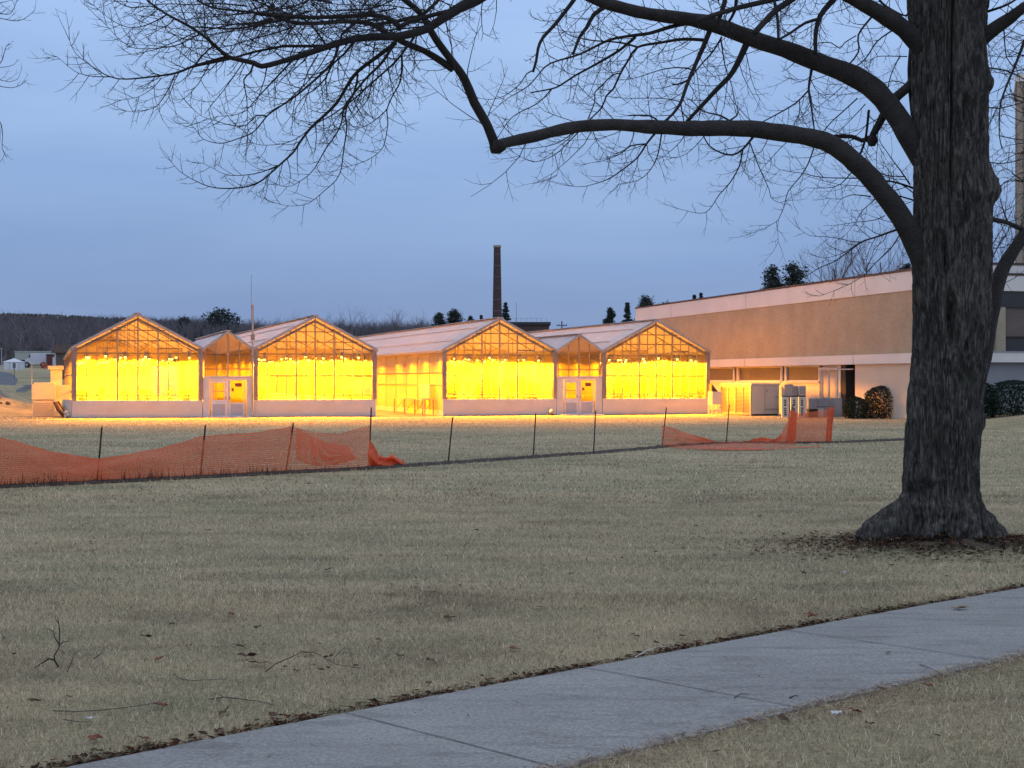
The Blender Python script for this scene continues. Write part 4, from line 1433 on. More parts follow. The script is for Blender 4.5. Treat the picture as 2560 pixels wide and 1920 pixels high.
# wing to the right of the big tree
def wx(px, y=T0):
    k = (px - 1280) / F
    ox, oy = BX + WDX * y, BY + WDY * y
    return (k * oy - ox) / (math.cos(AB) - k * math.sin(AB))
y0 = T0
b = MB(); b.box(.03, 24, y0 - .25, y0 - .003, bz(4.24), bz(4.98)); b.build('wing_upper_band', M['white_wall'], bt)
b = MB(); b.box(.03, 24, y0 - .28, y0 + .04, bz(4.983), bz(5.10)); b.build('wing_roof_edge', M['roof_edge'], bt)
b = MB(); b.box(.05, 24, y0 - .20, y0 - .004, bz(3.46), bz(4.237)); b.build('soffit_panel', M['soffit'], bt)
b = MB(); b.box(-.13, 24, y0 - .40, y0 - .005, bz(.81), bz(1.30)); b.build('wing_lower_band', M['white_wall'], bt)
b = MB(); b.box(-.16, 24, y0 - .45, y0 - .006, bz(1.303), bz(1.345)); b.build('ledge_cap', M['galv'], bt)
b = MB(); b.box(.05, 24, y0 - .12, y0 - .004, -1.5, bz(.807)); b.build('wing_base_wall', M['grey_wall'], bt)
b = MB(); b.box(wx(2470), wx(2483.5), y0 - .10, y0 - .0045, bz(1.348), bz(3.457)); b.box(wx(2483.5), wx(2507), y0 - .24, y0 - .0045, bz(1.348), bz(3.457)); b.build('pillar', M['brick_tan'], bt)
xa = wx(2508)
for i in range(4):
    x0, x1 = xa + i * 3.6, xa + i * 3.6 + 3.0
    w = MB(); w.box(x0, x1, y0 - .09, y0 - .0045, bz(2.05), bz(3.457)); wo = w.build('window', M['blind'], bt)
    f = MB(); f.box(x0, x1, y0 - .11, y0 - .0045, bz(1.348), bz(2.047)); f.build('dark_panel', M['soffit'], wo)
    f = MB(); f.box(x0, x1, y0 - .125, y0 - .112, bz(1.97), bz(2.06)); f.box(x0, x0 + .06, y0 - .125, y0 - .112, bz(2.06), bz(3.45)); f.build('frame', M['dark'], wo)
    w = MB(); w.box(x1 + .002, x1 + .598, y0 - .24, y0 - .0045, bz(1.348), bz(3.457)); w.build('pillar', M['brick_tan'], bt)

# brick tower beyond the wing
t = thing('brick_tower', 'tall pinkish brick tower rising behind the building wing', 'tower', (0, 0, 0))
Z = 96.0
p0 = P(2543, 690, Z); top = P(2543, 205, Z)
b = MB(); b.box(0, 7, 0, 7, 1.0, top.z); b.build('shaft', M['brick_pink'], t)
t.location = (p0.x, Z, 0); t.rotation_euler = (0, 0, -math.radians(17.2))
b = MB(); b.box(-.12, 7.12, -.12, 7.12, top.z + .002, top.z + .5); b.build('coping', M['white_wall'], t)
b = MB(); b.box(-.03, .30, -.04, -.002, 1.0, top.z - .01); b.build('corner_strip', M['brick_tan'], t)

# ================================================================ equipment by the building
def at_px(px, Z):
    x = (px - 1280) / F * Z
    return Vector((x, Z, gz(x, Z)))
g = at_px(1879, 86.5)
t = thing('chiller_cabinet', 'large grey equipment cabinet with louvred end beside the greenhouse', 'cabinet', g, AG)
H = 1.86
b = MB(); b.box(0.03, 1.75, .03, 4.1, .10, H - .10); b.build('body', M['ac_grey'], t, bevel=.01)
b = MB(); b.box(-.03, 1.8, -.03, 4.16, H - .097, H); b.build('roof', M['ac_white'], t, bevel=.01)
b = MB(); b.box(.05, 1.7, .06, .12, 0, .097); b.box(.05, 1.7, 3.9, 4.0, 0, .097); b.build('skid', M['dark'], t)
b = MB()
for k in range(3):
    y = .03 + k * 2.0
    b.box(-.05, .028, y, y + .14, .02, H - .1)
b.box(-.045, .027, .171, 4.1, .05, .16); b.box(-.045, .027, .171, 4.1, H - .24, H - .103)
for k in range(2):
    b.box(-.04, .027, 1.08 + 2 * k, 1.15 + 2 * k, .161, H - .241)
b.build('louvre_frame', M['louvre_frame'], t)
b = MB()
for k in range(18):
    z = .22 + k * .078
    b.box(-.018, .025, .172, 4.03, z, z + .045)
b.build('louvres', M['louvre'], t)
b = MB(); b.box(.85, 1.70, -.0, .028, .35, .40); b.box(.82, .84, 0, .028, .16, H - .12); b.box(.92, 1.02, -.005, .028, 1.35, 1.5); b.box(1.50, 1.66, -.005, .028, 1.02, 1.10); b.build('door_panel', M['galv'], t)

g = at_px(1787, 88.0)
t = thing('heater_box', 'pale heater box on a stand at the rightmost greenhouse corner', 'heater', g, AG)
b = MB(); b.box(-.30, .30, -.30, .30, .62, 1.36); b.build('box', M['ac_white'], t, bevel=.02)
b = MB()
for sx in (-.26, .26):
    for sy in (-.26, .26):
        b = MB(); b.box(sx - .025, sx + .025, sy - .025, sy + .025, -.05, .618); b.build('leg', M['ac_white'], t)
b = MB(); b.bar((-.235, -.26, .3), (.235, -.26, .3), .04); b.bar((-.26, -.30, .05), (.26, -.30, .55), .03)
b.build('brace', M['ac_white'], t)
b = MB(); b.prism([(-.28, 1.363), (.12, 1.363), (-.28, 1.82)], -.2, .2); b.build('hood', M['rust'], t)

# three pallets on end
first = None
for k, px in enumerate((1963, 1985, 2005)):
    g = at_px(px, 82.5 + .15 * k)
    lab = ['leftmost of three white plastic pallets standing on end', 'middle of three white plastic pallets standing on end', 'rightmost of three white plastic pallets standing on end'][k]
    if first is None:
        t = thing('pallet', lab, 'pallet', g, .12, 'white pallets standing on end by the equipment')
        b = MB()
        b.box(-.20, -.075, -.05, .05, 0, 1.10); b.box(.075, .20, -.05, .05, 0, 1.10)
        for z in (0, .52, 1.0): b.box(-.075, .075, -.05, .05, z, z + .10)
        for i in range(3):
            for z0 in (.1, .62):
                z = z0 + .10 + .11 * i
                b.box(-.075, .075, -.045, .045, z, z + .035)
        b.build('deck', M['pallet'], t)
        b = MB(); b.box(-.07, .07, .052, .10, .02, 1.08); b.build('back_board', M['dark'], t)
        first = t
    else:
        dup(first, g, .12 + .03 * k, lab)
def cab(name, label, cat, px, Z, w, d, z0, z1, mat, extra=None, rot=.1):
    g = at_px(px, Z)
    t = thing(name, label, cat, g, rot)
    b = MB(); b.box(-w / 2, w / 2, -d / 2, d / 2, z0, z1); b.build('body', M[mat], t, bevel=.015)
    if extra: extra(t, w, d, z0, z1)
    return t
def fan_face(t, w, d, z0, z1):
    b = MB(); b.box(-w * .4, w * .4, -d / 2 - .015, -d / 2 - .002, z0 + .08, z1 - .08); b.build('grille', M['galv'], t)
    b = MB(); b.box(-w * .45, w * .45, -d * .4, d * .4, -.03, z0 - .002); b.build('plinth', M['dark'], t)
cab('condenser', 'blue grey condenser unit behind the left white pallet', 'condenser', 1968, 86.0, .50, .6, 1.12, 1.80, 'blue_grey', fan_face)
cab('condenser', 'small white condenser unit above the middle pallet', 'condenser', 1983, 86.4, .34, .5, 1.15, 1.72, 'white_metal', fan_face)
cab('condenser', 'boxy white condenser unit above the right pallet', 'condenser', 2003, 86.2, .42, .5, 1.15, 1.70, 'ac_white', fan_face)
cab('meter_panel', 'low blue grey metal panel with valves beside the pallets', 'panel', 2062, 83.5, 1.9, .15, .05, 1.02, 'blue_grey',
    lambda t, w, d, z0, z1: (lambda b: ([b.tube([(q, -d / 2 - .05, .35), (q, -d / 2 - .05, 1.1)], .03, 7) for q in (-.55, -.3, .05, .3)],
                                        b.tube([(-.6, -d / 2 - .05, .62), (.5, -d / 2 - .05, .62)], .03, 7), b.box(-.95, .95, -.05, .05, -.1, .048), b.build('pipework', M['galv'], t)))(MB()))
cab('dark_bin', 'low black bin at the foot of the right pallet', 'bin', 2031, 81.5, .46, .4, 0, .42, 'dark',
    lambda t, w, d, z0, z1: (lambda b: (b.box(-.26, .26, -.23, .23, z1 + .002, z1 + .05), b.build('lid', M['soffit'], t)))(MB()))
cab('utility_box', 'short white utility box right of the black bin', 'box', 2050, 81.7, .30, .3, 0, .45, 'white_metal',
    lambda t, w, d, z0, z1: (lambda b: (b.box(-.17, .17, -.17, .17, z1 + .002, z1 + .03), b.build('lid', M['ac_grey'], t)))(MB()))

# ================================================================ shrubs
def shrub(label, cx, py_top, Z, rx, seed, n, group='clipped evergreen shrubs at the building', cat='shrub', ry=None, zbase=None):
    g = at_px(cx, Z)
    top = EYE + (HOR - py_top) / F * Z
    h = top - g.z
    r = random.Random(seed)
    t = thing('evergreen_shrub', label, cat, g, 0, group)
    b = MB()
    for k in range(5):
        a = r.uniform(0, 6.28)
        b.tube([(.05 * math.cos(a), .05 * math.sin(a), -.1), (.3 * rx * math.cos(a), .3 * rx * math.sin(a), h * .55)], [.03, .012], 5)
    b.build('stem', M['wood_dark'], t)
    b = MB()
    ry = ry or rx
    for i in range(n):
        th = r.uniform(0, 6.283); z = r.uniform(0, 1)
        prof = (1 - max(0, (z - .45) / .55) ** 2.6) ** .5 * (.82 + .18 * min(1, z * 4))
        lump = (1 + .14 * r.random() ** 3) * 1 + .17 * mnoise.noise(Vector((math.cos(th) * 2.2 + seed, math.sin(th) * 2.2, z * 2.5))) + .05 * mnoise.noise(Vector((math.cos(th) * 6 + seed, math.sin(th) * 6, z * 7)))
        rad = prof * lump * (r.random() ** .22)
        q = Vector((rx * rad * math.cos(th), ry * rad * math.sin(th), h * z * (1 + .03 * lump)))
        s = .055 * r.uniform(.6, 1.3)
        a = Vector((r.gauss(0, 1), r.gauss(0, 1), r.gauss(0, .8))).normalized() * s
        e = a.cross(Vector((r.gauss(0, 1), r.gauss(0, 1), r.gauss(0, 1)))).normalized() * s * .6
        b.add([q - a, q - e, q + a, q + e], [(0, 1, 2, 3)])
    b.build('foliage', M['hedge_leaf'], t)
    return t
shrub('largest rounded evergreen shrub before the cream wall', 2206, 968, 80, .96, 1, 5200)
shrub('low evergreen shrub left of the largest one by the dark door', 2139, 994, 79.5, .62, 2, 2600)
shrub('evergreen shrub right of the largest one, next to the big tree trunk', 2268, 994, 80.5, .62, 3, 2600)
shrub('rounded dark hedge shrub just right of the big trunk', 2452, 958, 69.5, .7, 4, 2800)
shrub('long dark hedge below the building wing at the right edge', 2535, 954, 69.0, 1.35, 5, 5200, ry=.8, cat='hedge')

# ================================================================ things far off on the left
def box_thing(name, label, cat, px0, px1, py0, Z, depth, mat, group=None, zb=None):
    x0, x1 = (px0 - 1280) / F * Z, (px1 - 1280) / F * Z
    xm = (x0 + x1) / 2
    g = gz(xm, Z)
    t = thing(name, label, cat, (xm, Z, g), 0, group)
    zt = EYE + (HOR - py0) / F * Z - g
    b = MB(); b.box(x0 - xm, x1 - xm, 0, depth, (-.6 if zb is None else zb), zt)
    b.build('body', M[mat], t)
    return t, x0 - xm, x1 - xm, zt
# brown shingled building just behind the first house
t, a, c, zt = box_thing('brown_building', 'plain brown shingled building behind the leftmost greenhouse', 'building', 137, 300, 882, 150, 9, 'shingle')
b = MB(); b.prism([(a - .3, zt + .002), (c + .3, zt + .002), (c - 1, zt + .8), (a + .1, zt + .8)], -.3, 9.3); b.build('roof', M['shingle'], t)
b = MB(); b.box(a - .02, a + .12, -.05, -.002, 0, zt); b.build('corner_board', M['white_metal'], t)
# pale trailer
t, a, c, zt = box_thing('storage_trailer', 'long pale storage trailer parked behind the white van', 'trailer', 37, 137, 880, 222, 4, 'trailer', zb=.9)
b = MB(); b.box(a - .05, c + .05, -.08, 4.08, zt + .002, zt + .14); b.build('roof_rail', M['trailer'], t)
for q in (a + .2, c - .7):
    b = MB(); b.box(q, q + .3, .2, 3.6, -.2, .898); b.build('support', M['dark'], t)
b = MB(); b.box(a + 1.9, c - .2, -.03, -.002, 1.0, 1.12); b.build('trim', M['galv'], t)
# step van
Zv = 205.0
gx = (88 - 1280) / F * Zv
t = thing('step_van', 'white step van facing left before the pale trailer', 'van', (gx, Zv, gz(gx, Zv)), 0)
k = Zv / F
b = MB()
b.prism([(-27 * k, .45), (28 * k, .45), (28 * k, 1.95), (-12 * k, 1.95), (-16 * k, 1.35), (-26 * k, 1.05)], 0, 2.1)
b.build('body', M['van'], t, bevel=.05)
b = MB(); b.prism([(-17.5 * k, 1.36), (-13.4 * k, 1.86), (-12.2 * k, 1.86), (-12.2 * k, 1.36)], -.02, 2.12); b.build('windshield', M['window_dark'], t)
b = MB(); b.box(-11.6 * k, -7 * k, -.015, -.002, .6, 1.75); b.build('side_door', M['van'], t)
for wx_ in (-21, 20):
    b = MB()
    vs = 20; o = []
    for yy in (-.06, .25):
        for i in range(vs):
            an = 6.2832 * i / vs; o.append((wx_ * k + .40 * math.cos(an), yy, .40 + .40 * math.sin(an)))
    b.add(o, [tuple(range(vs))[::-1], tuple(range(vs, 2 * vs))] + [(i, (i + 1) % vs, vs + (i + 1) % vs, vs + i) for i in range(vs)])
    w = b.build('wheel', M['tyre'], t)
    b = MB(); o = [(wx_ * k + .2 * math.cos(6.2832 * i / 14), -.075, .40 + .2 * math.sin(6.2832 * i / 14)) for i in range(14)]
    b.add(o, [tuple(range(14))]); b.build('rim', M['galv'], w)
b = MB(); b.box(-27.6 * k, -26.9 * k, .2, 1.9, .45, .65); b.box(28.1 * k, 28.8 * k, .2, 1.9, .4, .6); b.build('bumper', M['galv'], t)
b = MB(); b.box(27 * k, 28.3 * k, -.02, 2.12, .7, 1.9); b.build('rear_door', M['trailer'], t)
# white tent
Zt = 190.0
gx = (28 - 1280) / F * Zt
t = thing('white_tent', 'white peaked canopy tent with closed sides at the left edge', 'tent', (gx, Zt, gz(gx, Zt)), 0)
w = 20.5 * Zt / F
b = MB(); b.box(-w, w, 0, 2.1, -.2, 1.0); b.build('side_wall', M['tent'], t)
b = MB(); b.add([(-w - .06, -.06, 1.003), (w + .06, -.06, 1.003), (w + .06, 2.16, 1.003), (-w - .06, 2.16, 1.003), (-.25, .85, 1.36), (.25, .85, 1.36), (.25, 1.25, 1.36), (-.25, 1.25, 1.36), (0, 1.05, 1.50)],
      [(0, 1, 5, 4), (1, 2, 6, 5), (2, 3, 7, 6), (3, 0, 4, 7), (4, 5, 8), (5, 6, 8), (6, 7, 8), (7, 4, 8), (3, 2, 1, 0)]); b.build('canopy', M['tent'], t)
b = MB()
for q in (-w + .05, -w * .2, w * .35, w - .05): b.box(q - .02, q + .02, -.03, -.002, -.2, .99)
b.build('pole', M['galv'], t)
# red brown shed door beside the trailer
t, a, c, zt = box_thing('red_shed', 'narrow dark red shed at the end of the pale trailer', 'shed', 117, 130, 888, 204, 2, 'red_brown')
b = MB(); b.box(a - .1, c + .1, -.1, 2.1, zt + .002, zt + .12); b.build('roof', M['soffit'], t)
b = MB(); b.box(a + .08, c - .25, -.03, -.002, 0, zt - .2); b.build('door', M['red_brown'], t)
t, a, c, zt = box_thing('white_column', 'narrow white cabinet between red shed and brown building', 'cabinet', 131.5, 136.5, 893, 200, .4, 'white_metal')
b = MB(); b.box(a - .04, c + .04, -.04, .44, zt + .002, zt + .06); b.build('lid', M['galv'], t)
# orange barriers
for k_, (px, py, lab) in enumerate(((107, 927, 'left orange barrier beside the white van'), (114, 928, 'right orange barrier below the red shed'), (120, 927, 'small orange barrier nearest the brown building'))):
    g = GP(px, py) if py > 940 else at_px(px, 196)
    b = MB(); h = (.9, .75, .5)[k_]
    b.box(-.20, .20, -.03, .03, h - .22, h); b.box(-.20, .20, -.03, .03, h - .50 if h > .6 else .05, h - .30)
    b.bar((-.15, -.15, -.05), (-.15, 0, h), .04); b.bar((.15, -.15, -.05), (.15, 0, h), .04); b.bar((-.15, .15, -.05), (-.15, 0, h), .04); b.bar((.15, .15, -.05), (.15, 0, h), .04)
    tag(b.build('barrier', M['orange_paint']), lab, 'barrier', 'orange barriers by the van').location = g
# poles and sign
def pole(name, label, cat, px, py0, py1, Z, r, mat, extra=None):
    x = (px - 1280) / F * Z
    g = gz(x, Z)
    t = thing(name, label, cat, (x, Z, g), 0)
    zt = EYE + (HOR - py0) / F * Z - g
    b = MB(); b.tube([(0, 0, -.3), (0, 0, zt)], [r, r * .8], 8); b.build('pole', M[mat], t)
    if extra: extra(t, zt)
    return t
pole('lamp_post', 'pale lamp post at the left edge beside the tent', 'lamp post', 4, 873, 925, 180, .055, 'pole_white',
     lambda t, z: (lambda b: (b.box(-.22, .12, -.1, .1, z + .002, z + .10), b.build('lamp_head', M['pole_white'], t)))(MB()))
pole('road_sign', 'grey back of a small sign on a dark post before the tent', 'sign', 36, 908, 948, 150, .03, 'black_post',
     lambda t, z: (lambda b: (b.box(-.14, .14, -.06, -.04, z - .48, z + .02), b.build('sign_plate', M['sign_grey'], t)))(MB()))
pole('marker_pole', 'slim white pole standing in the far grass before the van', 'pole', 79.5, 896, 986, 118, .035, 'pole_white',
     lambda t, z: (lambda b: (b.box(-.07, .07, -.05, .05, z * .28, z * .28 + .12), b.build('junction_box', M['pole_white'], t)))(MB()))
for px, py, lab in ((21, 990, 'leaning white marker stub by the far road'), (37, 996, 'upright white marker stub by the lit lawn edge')):
    g = GP(px, py)
    b = MB(); b.tube([(0, 0, -.1), (.08 if px < 30 else 0, 0, .42)], [.06, .05], 7); b.lathe([(.055, .42), (.03, .47)], 7, (.08 if px < 30 else 0, 0, 0))
    tag(b.build('marker_stub', M['pole_white']), lab, 'marker').location = g
g = at_px(-5, 104)
b = MB()
for i in range(14):
    q = Vector((rnd.uniform(-.8, .8), rnd.uniform(-.4, .4), 0)); h = rnd.uniform(.05, .17)
    b.lathe([(.13, -.1), (.14, h * .5), (.07, h)], 6, q)
tag(b.build('rubble_heap', M['rust']), 'low reddish rubble heap on the lit lawn edge at far left', 'rubble').location = g

# ================================================================ power house and chimney
Zc = 350.0
c = at_px(1243, Zc)
t = thing('chimney_stack', 'tall dark brick chimney stack rising behind the third greenhouse', 'chimney', c)
zt = EYE + (HOR - 613) / F * Zc - c.z
z1 = EYE + (HOR - 798) / F * Zc - c.z
rb, rt = 11.9 * Zc / F, 8.6 * Zc / F
slope = (rb - rt) / (zt - z1)
b = MB(); b.lathe([(rb + slope * z1, -1), (rt, zt - 1.0), (rt, zt)], 28); b.build('shaft', M['brick_red'], t, smooth=False)
b = MB(); b.lathe([(rt + .03, zt - .55), (rt + .12, zt - .5), (rt + .12, zt - .1), (rt + .03, zt)], 28); b.build('rim', M['brick_tan'], t)
for i in range(6):
    z = zt - 2.2 - i * 2.6
    r = rt + slope * (zt - z)
    b = MB(); b.lathe([(r + .005, z), (r + .04, z + .02), (r + .04, z + .10), (r + .005, z + .12)], 28); b.build('iron_band', M['steel_dark'], t)
t, a, c_, zt = box_thing('power_house', 'low dark brick power house behind the third greenhouse ridge', 'building', 1258, 1373, 812, 300, 9, 'brick_red')
b = MB(); b.box(a - .3, c_ + .3, -.3, 9.3, zt + .002, zt + .55); b.build('roof_slab', M['soffit'], t)
b = MB()
for i in range(9):
    x = a + (c_ - a) * (i + .5) / 9
    b.tube([(x, .2, zt + .55), (x, .2, zt + 1.3)], .03, 5)
b.tube([(a, .2, zt + 1.3), (c_ - 1.4, .2, zt + 1.3)], .025, 5)
b.tube([(a + 2.6, 2, zt + .5), (a + 2.6, 2, zt + 4.6)], .04, 5)
b.build('roof_railing', M['steel_dark'], t)
pole('utility_pole', 'thin wooden utility pole with one crossarm right of the power house', 'utility pole', 1404.6, 803, 830, 260, .12, 'wood_dark',
     lambda t, z: (lambda b: (b.bar((-.9, 0, z - .75), (.9, 0, z - .75), .12), [b.tube([(q, 0, z - .69), (q, 0, z - .5)], .05, 6) for q in (-.8, -.4, .4, .8)], b.build('crossarm', M['wood_dark'], t)))(MB()))

# ================================================================ far trees
def bare_tree_mesh(seed, h, spread=.36, nlev=3, thick=1.0, n0=9):
    """upright bare deciduous tree; returns MB in local coordinates"""
    r = random.Random(seed)
    b = MB()
    tw = MB()
    def grow(p, d, L, rad, lev):
        n = 3 if lev < 2 else 2
        pts = [p]; q = p.copy(); dd = d.copy()
        for i in range(n):
            dd = (dd + Vector((r.gauss(0, .10), r.gauss(0, .10), .06))).normalized()
            q = q + dd * (L / n); pts.append(q.copy())
        rr = [rad * (1 - .65 * i / n) for i in range(n + 1)]
        (b if lev == 0 else tw).tube(pts, rr, 5 if lev == 0 else 3, cap=False)
        if lev >= nlev: return
        m = n0 if lev == 0 else (5 if lev == 1 else 4)
        for k in range(m):
            f = r.uniform(.28, 1.0) if lev == 0 else r.uniform(.2, 1.0)
            i = min(n - 1, int(f * n)); s = pts[i].lerp(pts[i + 1], f * n - i)
            az = r.uniform(0, 6.283)
            side = Vector((math.cos(az), math.sin(az), 0))
            side = (side - dd * side.dot(dd)).normalized()
            e = (dd * r.uniform(.55, .95) + side * r.uniform(.45, .85) + Vector((0, 0, .12))).normalized()
            grow(s, e, L * r.uniform(.36, .58) * (1.15 - .35 * f if lev == 0 else 1), rad * .42 * (1.1 - .5 * f), lev + 1)
    grow(Vector((0, 0, -.4)), Vector((0, 0, 1)), h * .82, h * .016 * thick, 0)
    return b, tw
def bare_thing(name, label, px, Z, py_top, seed, group, cat='tree', thick=1.0, nlev=3, n0=10, spread=1.0):
    g = at_px(px, Z)
    h = EYE + (HOR - py_top) / F * Z - g.z
    t = thing(name, label, cat, g, rnd.uniform(0, 6), group)
    b, tw = bare_tree_mesh(seed, h, nlev=nlev, thick=thick, n0=n0)
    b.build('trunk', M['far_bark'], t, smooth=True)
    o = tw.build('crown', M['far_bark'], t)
    if spread != 1.0: t.scale = (spread, spread, 1)
    return t

def conifer(name, label, px, Z, py_top, wpx, seed, style, group, dz=0.0):
    g = at_px(px, Z)
    zt = EYE + (HOR - py_top) / F * Z
    h = zt - g.z
    w = wpx * Z / F / 2 * (1.45 if style == 'pine' else 1.2)
    r = random.Random(seed)
    t = thing(name, label, 'tree', g, r.uniform(0, 6), group)
    b = MB(); b.tube([(0, 0, -.5), (w * .04, 0, h * .5), (0, 0, h * .97)], [h * .018, h * .012, h * .003], 7); 
    sprays = MB()
    s0 = max(.22, w * .10)
    def spray(c, rad, n, fl=.6):
        for _ in range(n):
            v = Vector((r.gauss(0, .45), r.gauss(0, .45), r.gauss(0, .45) * fl)) * rad
            q = c + v
            a = Vector((r.gauss(0, 1), r.gauss(0, 1), r.gauss(0, .6))).normalized() * s0 * r.uniform(.5, 1.2)
            e = a.cross(Vector((r.gauss(0, 1), r.gauss(0, 1), r.gauss(0, 1)))).normalized() * s0 * r.uniform(.2, .5)
            sprays.add([q - a, q - e, q + a, q + e], [(0, 1, 2, 3)])
    if style == 'spruce':
        n = 18
        for i in range(n):
            f = i / (n - 1)
            z = h * (.28 + .70 * f)
            rr = w * (1 - f) ** .8 * r.uniform(.75, 1.1) + .05 * w
            m = 6 if f < .8 else 4
            for k in range(m):
                a = r.uniform(0, 6.28)
                e = Vector((math.cos(a) * rr, math.sin(a) * rr, z - rr * .12 + r.uniform(-.2, .2)))
                b.tube([(0, 0, z), e], [h * .004, h * .002], 3, cap=False)
                for q in (.15, .45, .70, .95):
                    spray(Vector((0, 0, z)).lerp(e, q), max(.18 * w, rr * .32), 20, .6)
    elif style == 'pine':
        for i in range(46):
            f = r.random() ** .9
            prof = (1 - f) ** .55 * (.55 + .45 * min(1, f * 4))
            a = r.uniform(0, 6.28); rr = w * prof * r.uniform(.2, .85)
            spray(Vector((rr * math.cos(a), rr * math.sin(a), h * (.36 + .60 * f))), w * .30, 34, .7)
        for i in range(24):
            f = r.uniform(.0, 1)
            z = h * (.38 + .52 * f)
            rr = w * (1.0 - .62 * f) * r.uniform(.35, 1.1)
            a = r.uniform(0, 6.28)
            e = Vector((math.cos(a) * rr, math.sin(a) * rr, z + .12 * rr))
            b.tube([(0, 0, z - .3 * rr), e], [h * .006, h * .003], 3, cap=False)
            spray(e, w * .36, 80, .75); spray(Vector((0, 0, z)).lerp(e, .55), w * .32, 50, .8)
        spray(Vector((0, 0, h * .95)), w * .28, 40, .8)
    else:           # dense rounded
        for i in range(60):
            v = Vector((r.gauss(0, 1), r.gauss(0, 1), r.gauss(0, 1))).normalized()
            c = Vector((v.x * w * .78, v.y * w * .78, h * .60 + v.z * h * .34))
            spray(c, w * .34, 34, .8)
    b.build('trunk', M['conifer_bark'], t)
    sprays.build('crown', M['needle'], t)
    return t
GC = 'dark conifers on the skyline'
conifer('pine_tree', 'broad dark pine on the skyline right of the leftmost greenhouse', 555, 260, 776, 92, 11, 'round', GC)
conifer('pine_tree', 'dark round pine just right of the leftmost greenhouse peak', 458, 300, 790, 42, 12, 'round', GC)
conifer('pine_tree', 'left of two ragged pines above the third greenhouse roof', 1098, 255, 779, 38, 13, 'pine', GC)
conifer('pine_tree', 'right of two ragged pines above the third greenhouse roof', 1136, 258, 771, 44, 14, 'pine', GC)
conifer('spruce_tree', 'tiny paired spruce left of the chimney', 1203, 300, 788, 22, 15, 'spruce', GC)
conifer('pine_tree', 'small thin pine between ragged pines and chimney', 1176, 300, 788, 22, 16, 'pine', GC)
conifer('spruce_tree', 'open spruce just right of the brick chimney', 1264, 290, 757, 36, 17, 'spruce', GC)
conifer('pine_tree', 'lone slender pine left of the brick building roof corner', 1524, 240, 764, 28, 18, 'pine', GC)
conifer('spruce_tree', 'pointed spruce nearest the brick building corner', 1568, 235, 756, 34, 19, 'spruce', GC)
conifer('pine_tree', 'round topped pine rising over the brick building corner', 1612, 240, 736, 54, 20, 'pine', GC)
conifer('pine_tree', 'low dome shaped tree just above the brick roof edge', 1668, 230, 744, 48, 21, 'round', GC)
conifer('spruce_tree', 'left of two small spruce tips over the roof edge', 1736, 230, 738, 26, 22, 'spruce', GC)
conifer('spruce_tree', 'right of two small spruce tips over the roof edge', 1752, 232, 733, 24, 23, 'spruce', GC)
conifer('spruce_tree', 'faint spruce tip right of the paired spruce tips', 1785, 232, 740, 26, 24, 'spruce', GC)
conifer('pine_tree', 'left of the tall twin pines above the flat roof', 1931, 190, 658, 66, 25, 'pine', GC)
conifer('pine_tree', 'right of the tall twin pines above the flat roof', 1984, 190, 652, 80, 26, 'pine', GC)
conifer('pine_tree', 'dark pine beside the bare trees near the big trunk', 2268, 190, 652, 50, 27, 'pine', GC)
GB = 'bare trees on the skyline'
k = 0
for px, top in ((2085, 618), (2122, 600), (2160, 592), (2196, 586), (2232, 604), (2060, 650)):
    bare_thing('bare_tree', 'bare grey tree in the clump above the flat roof, %s' % ('left part', 'left of the middle', 'middle', 'tallest right of the middle', 'right part', 'lowest at the left end')[k], px, 180 + 3 * k, top, 40 + k, GB, n0=13, thick=.8)
    k += 1
bare_thing('bare_tree', 'bare tree glimpsed right of the big trunk above the building wing', 2495, 150, 500, 49, GB, n0=14)
lab = ['pale bare tree on the hill edge above the second greenhouse roof', 'slim bare tree on the skyline between second and third greenhouse peaks']
names = 'first second third fourth fifth sixth seventh eighth ninth tenth eleventh twelfth thirteenth'.split()
for k, (px, top) in enumerate(((815, 788), (842, 780), (868, 778), (893, 776), (918, 782), (942, 786), (965, 780), (990, 774), (1014, 778), (1036, 786), (1058, 782), (690, 790), (735, 786))):
    bare_thing('bare_tree', 'tall bare tree on the skyline between greenhouse peaks, %s from the left' % names[[2, 3, 4, 5, 6, 7, 8, 9, 10, 11, 12, 0, 1][k]], px, 330 + 7 * (k % 4), top, 70 + k, GB, thick=.7, n0=11)

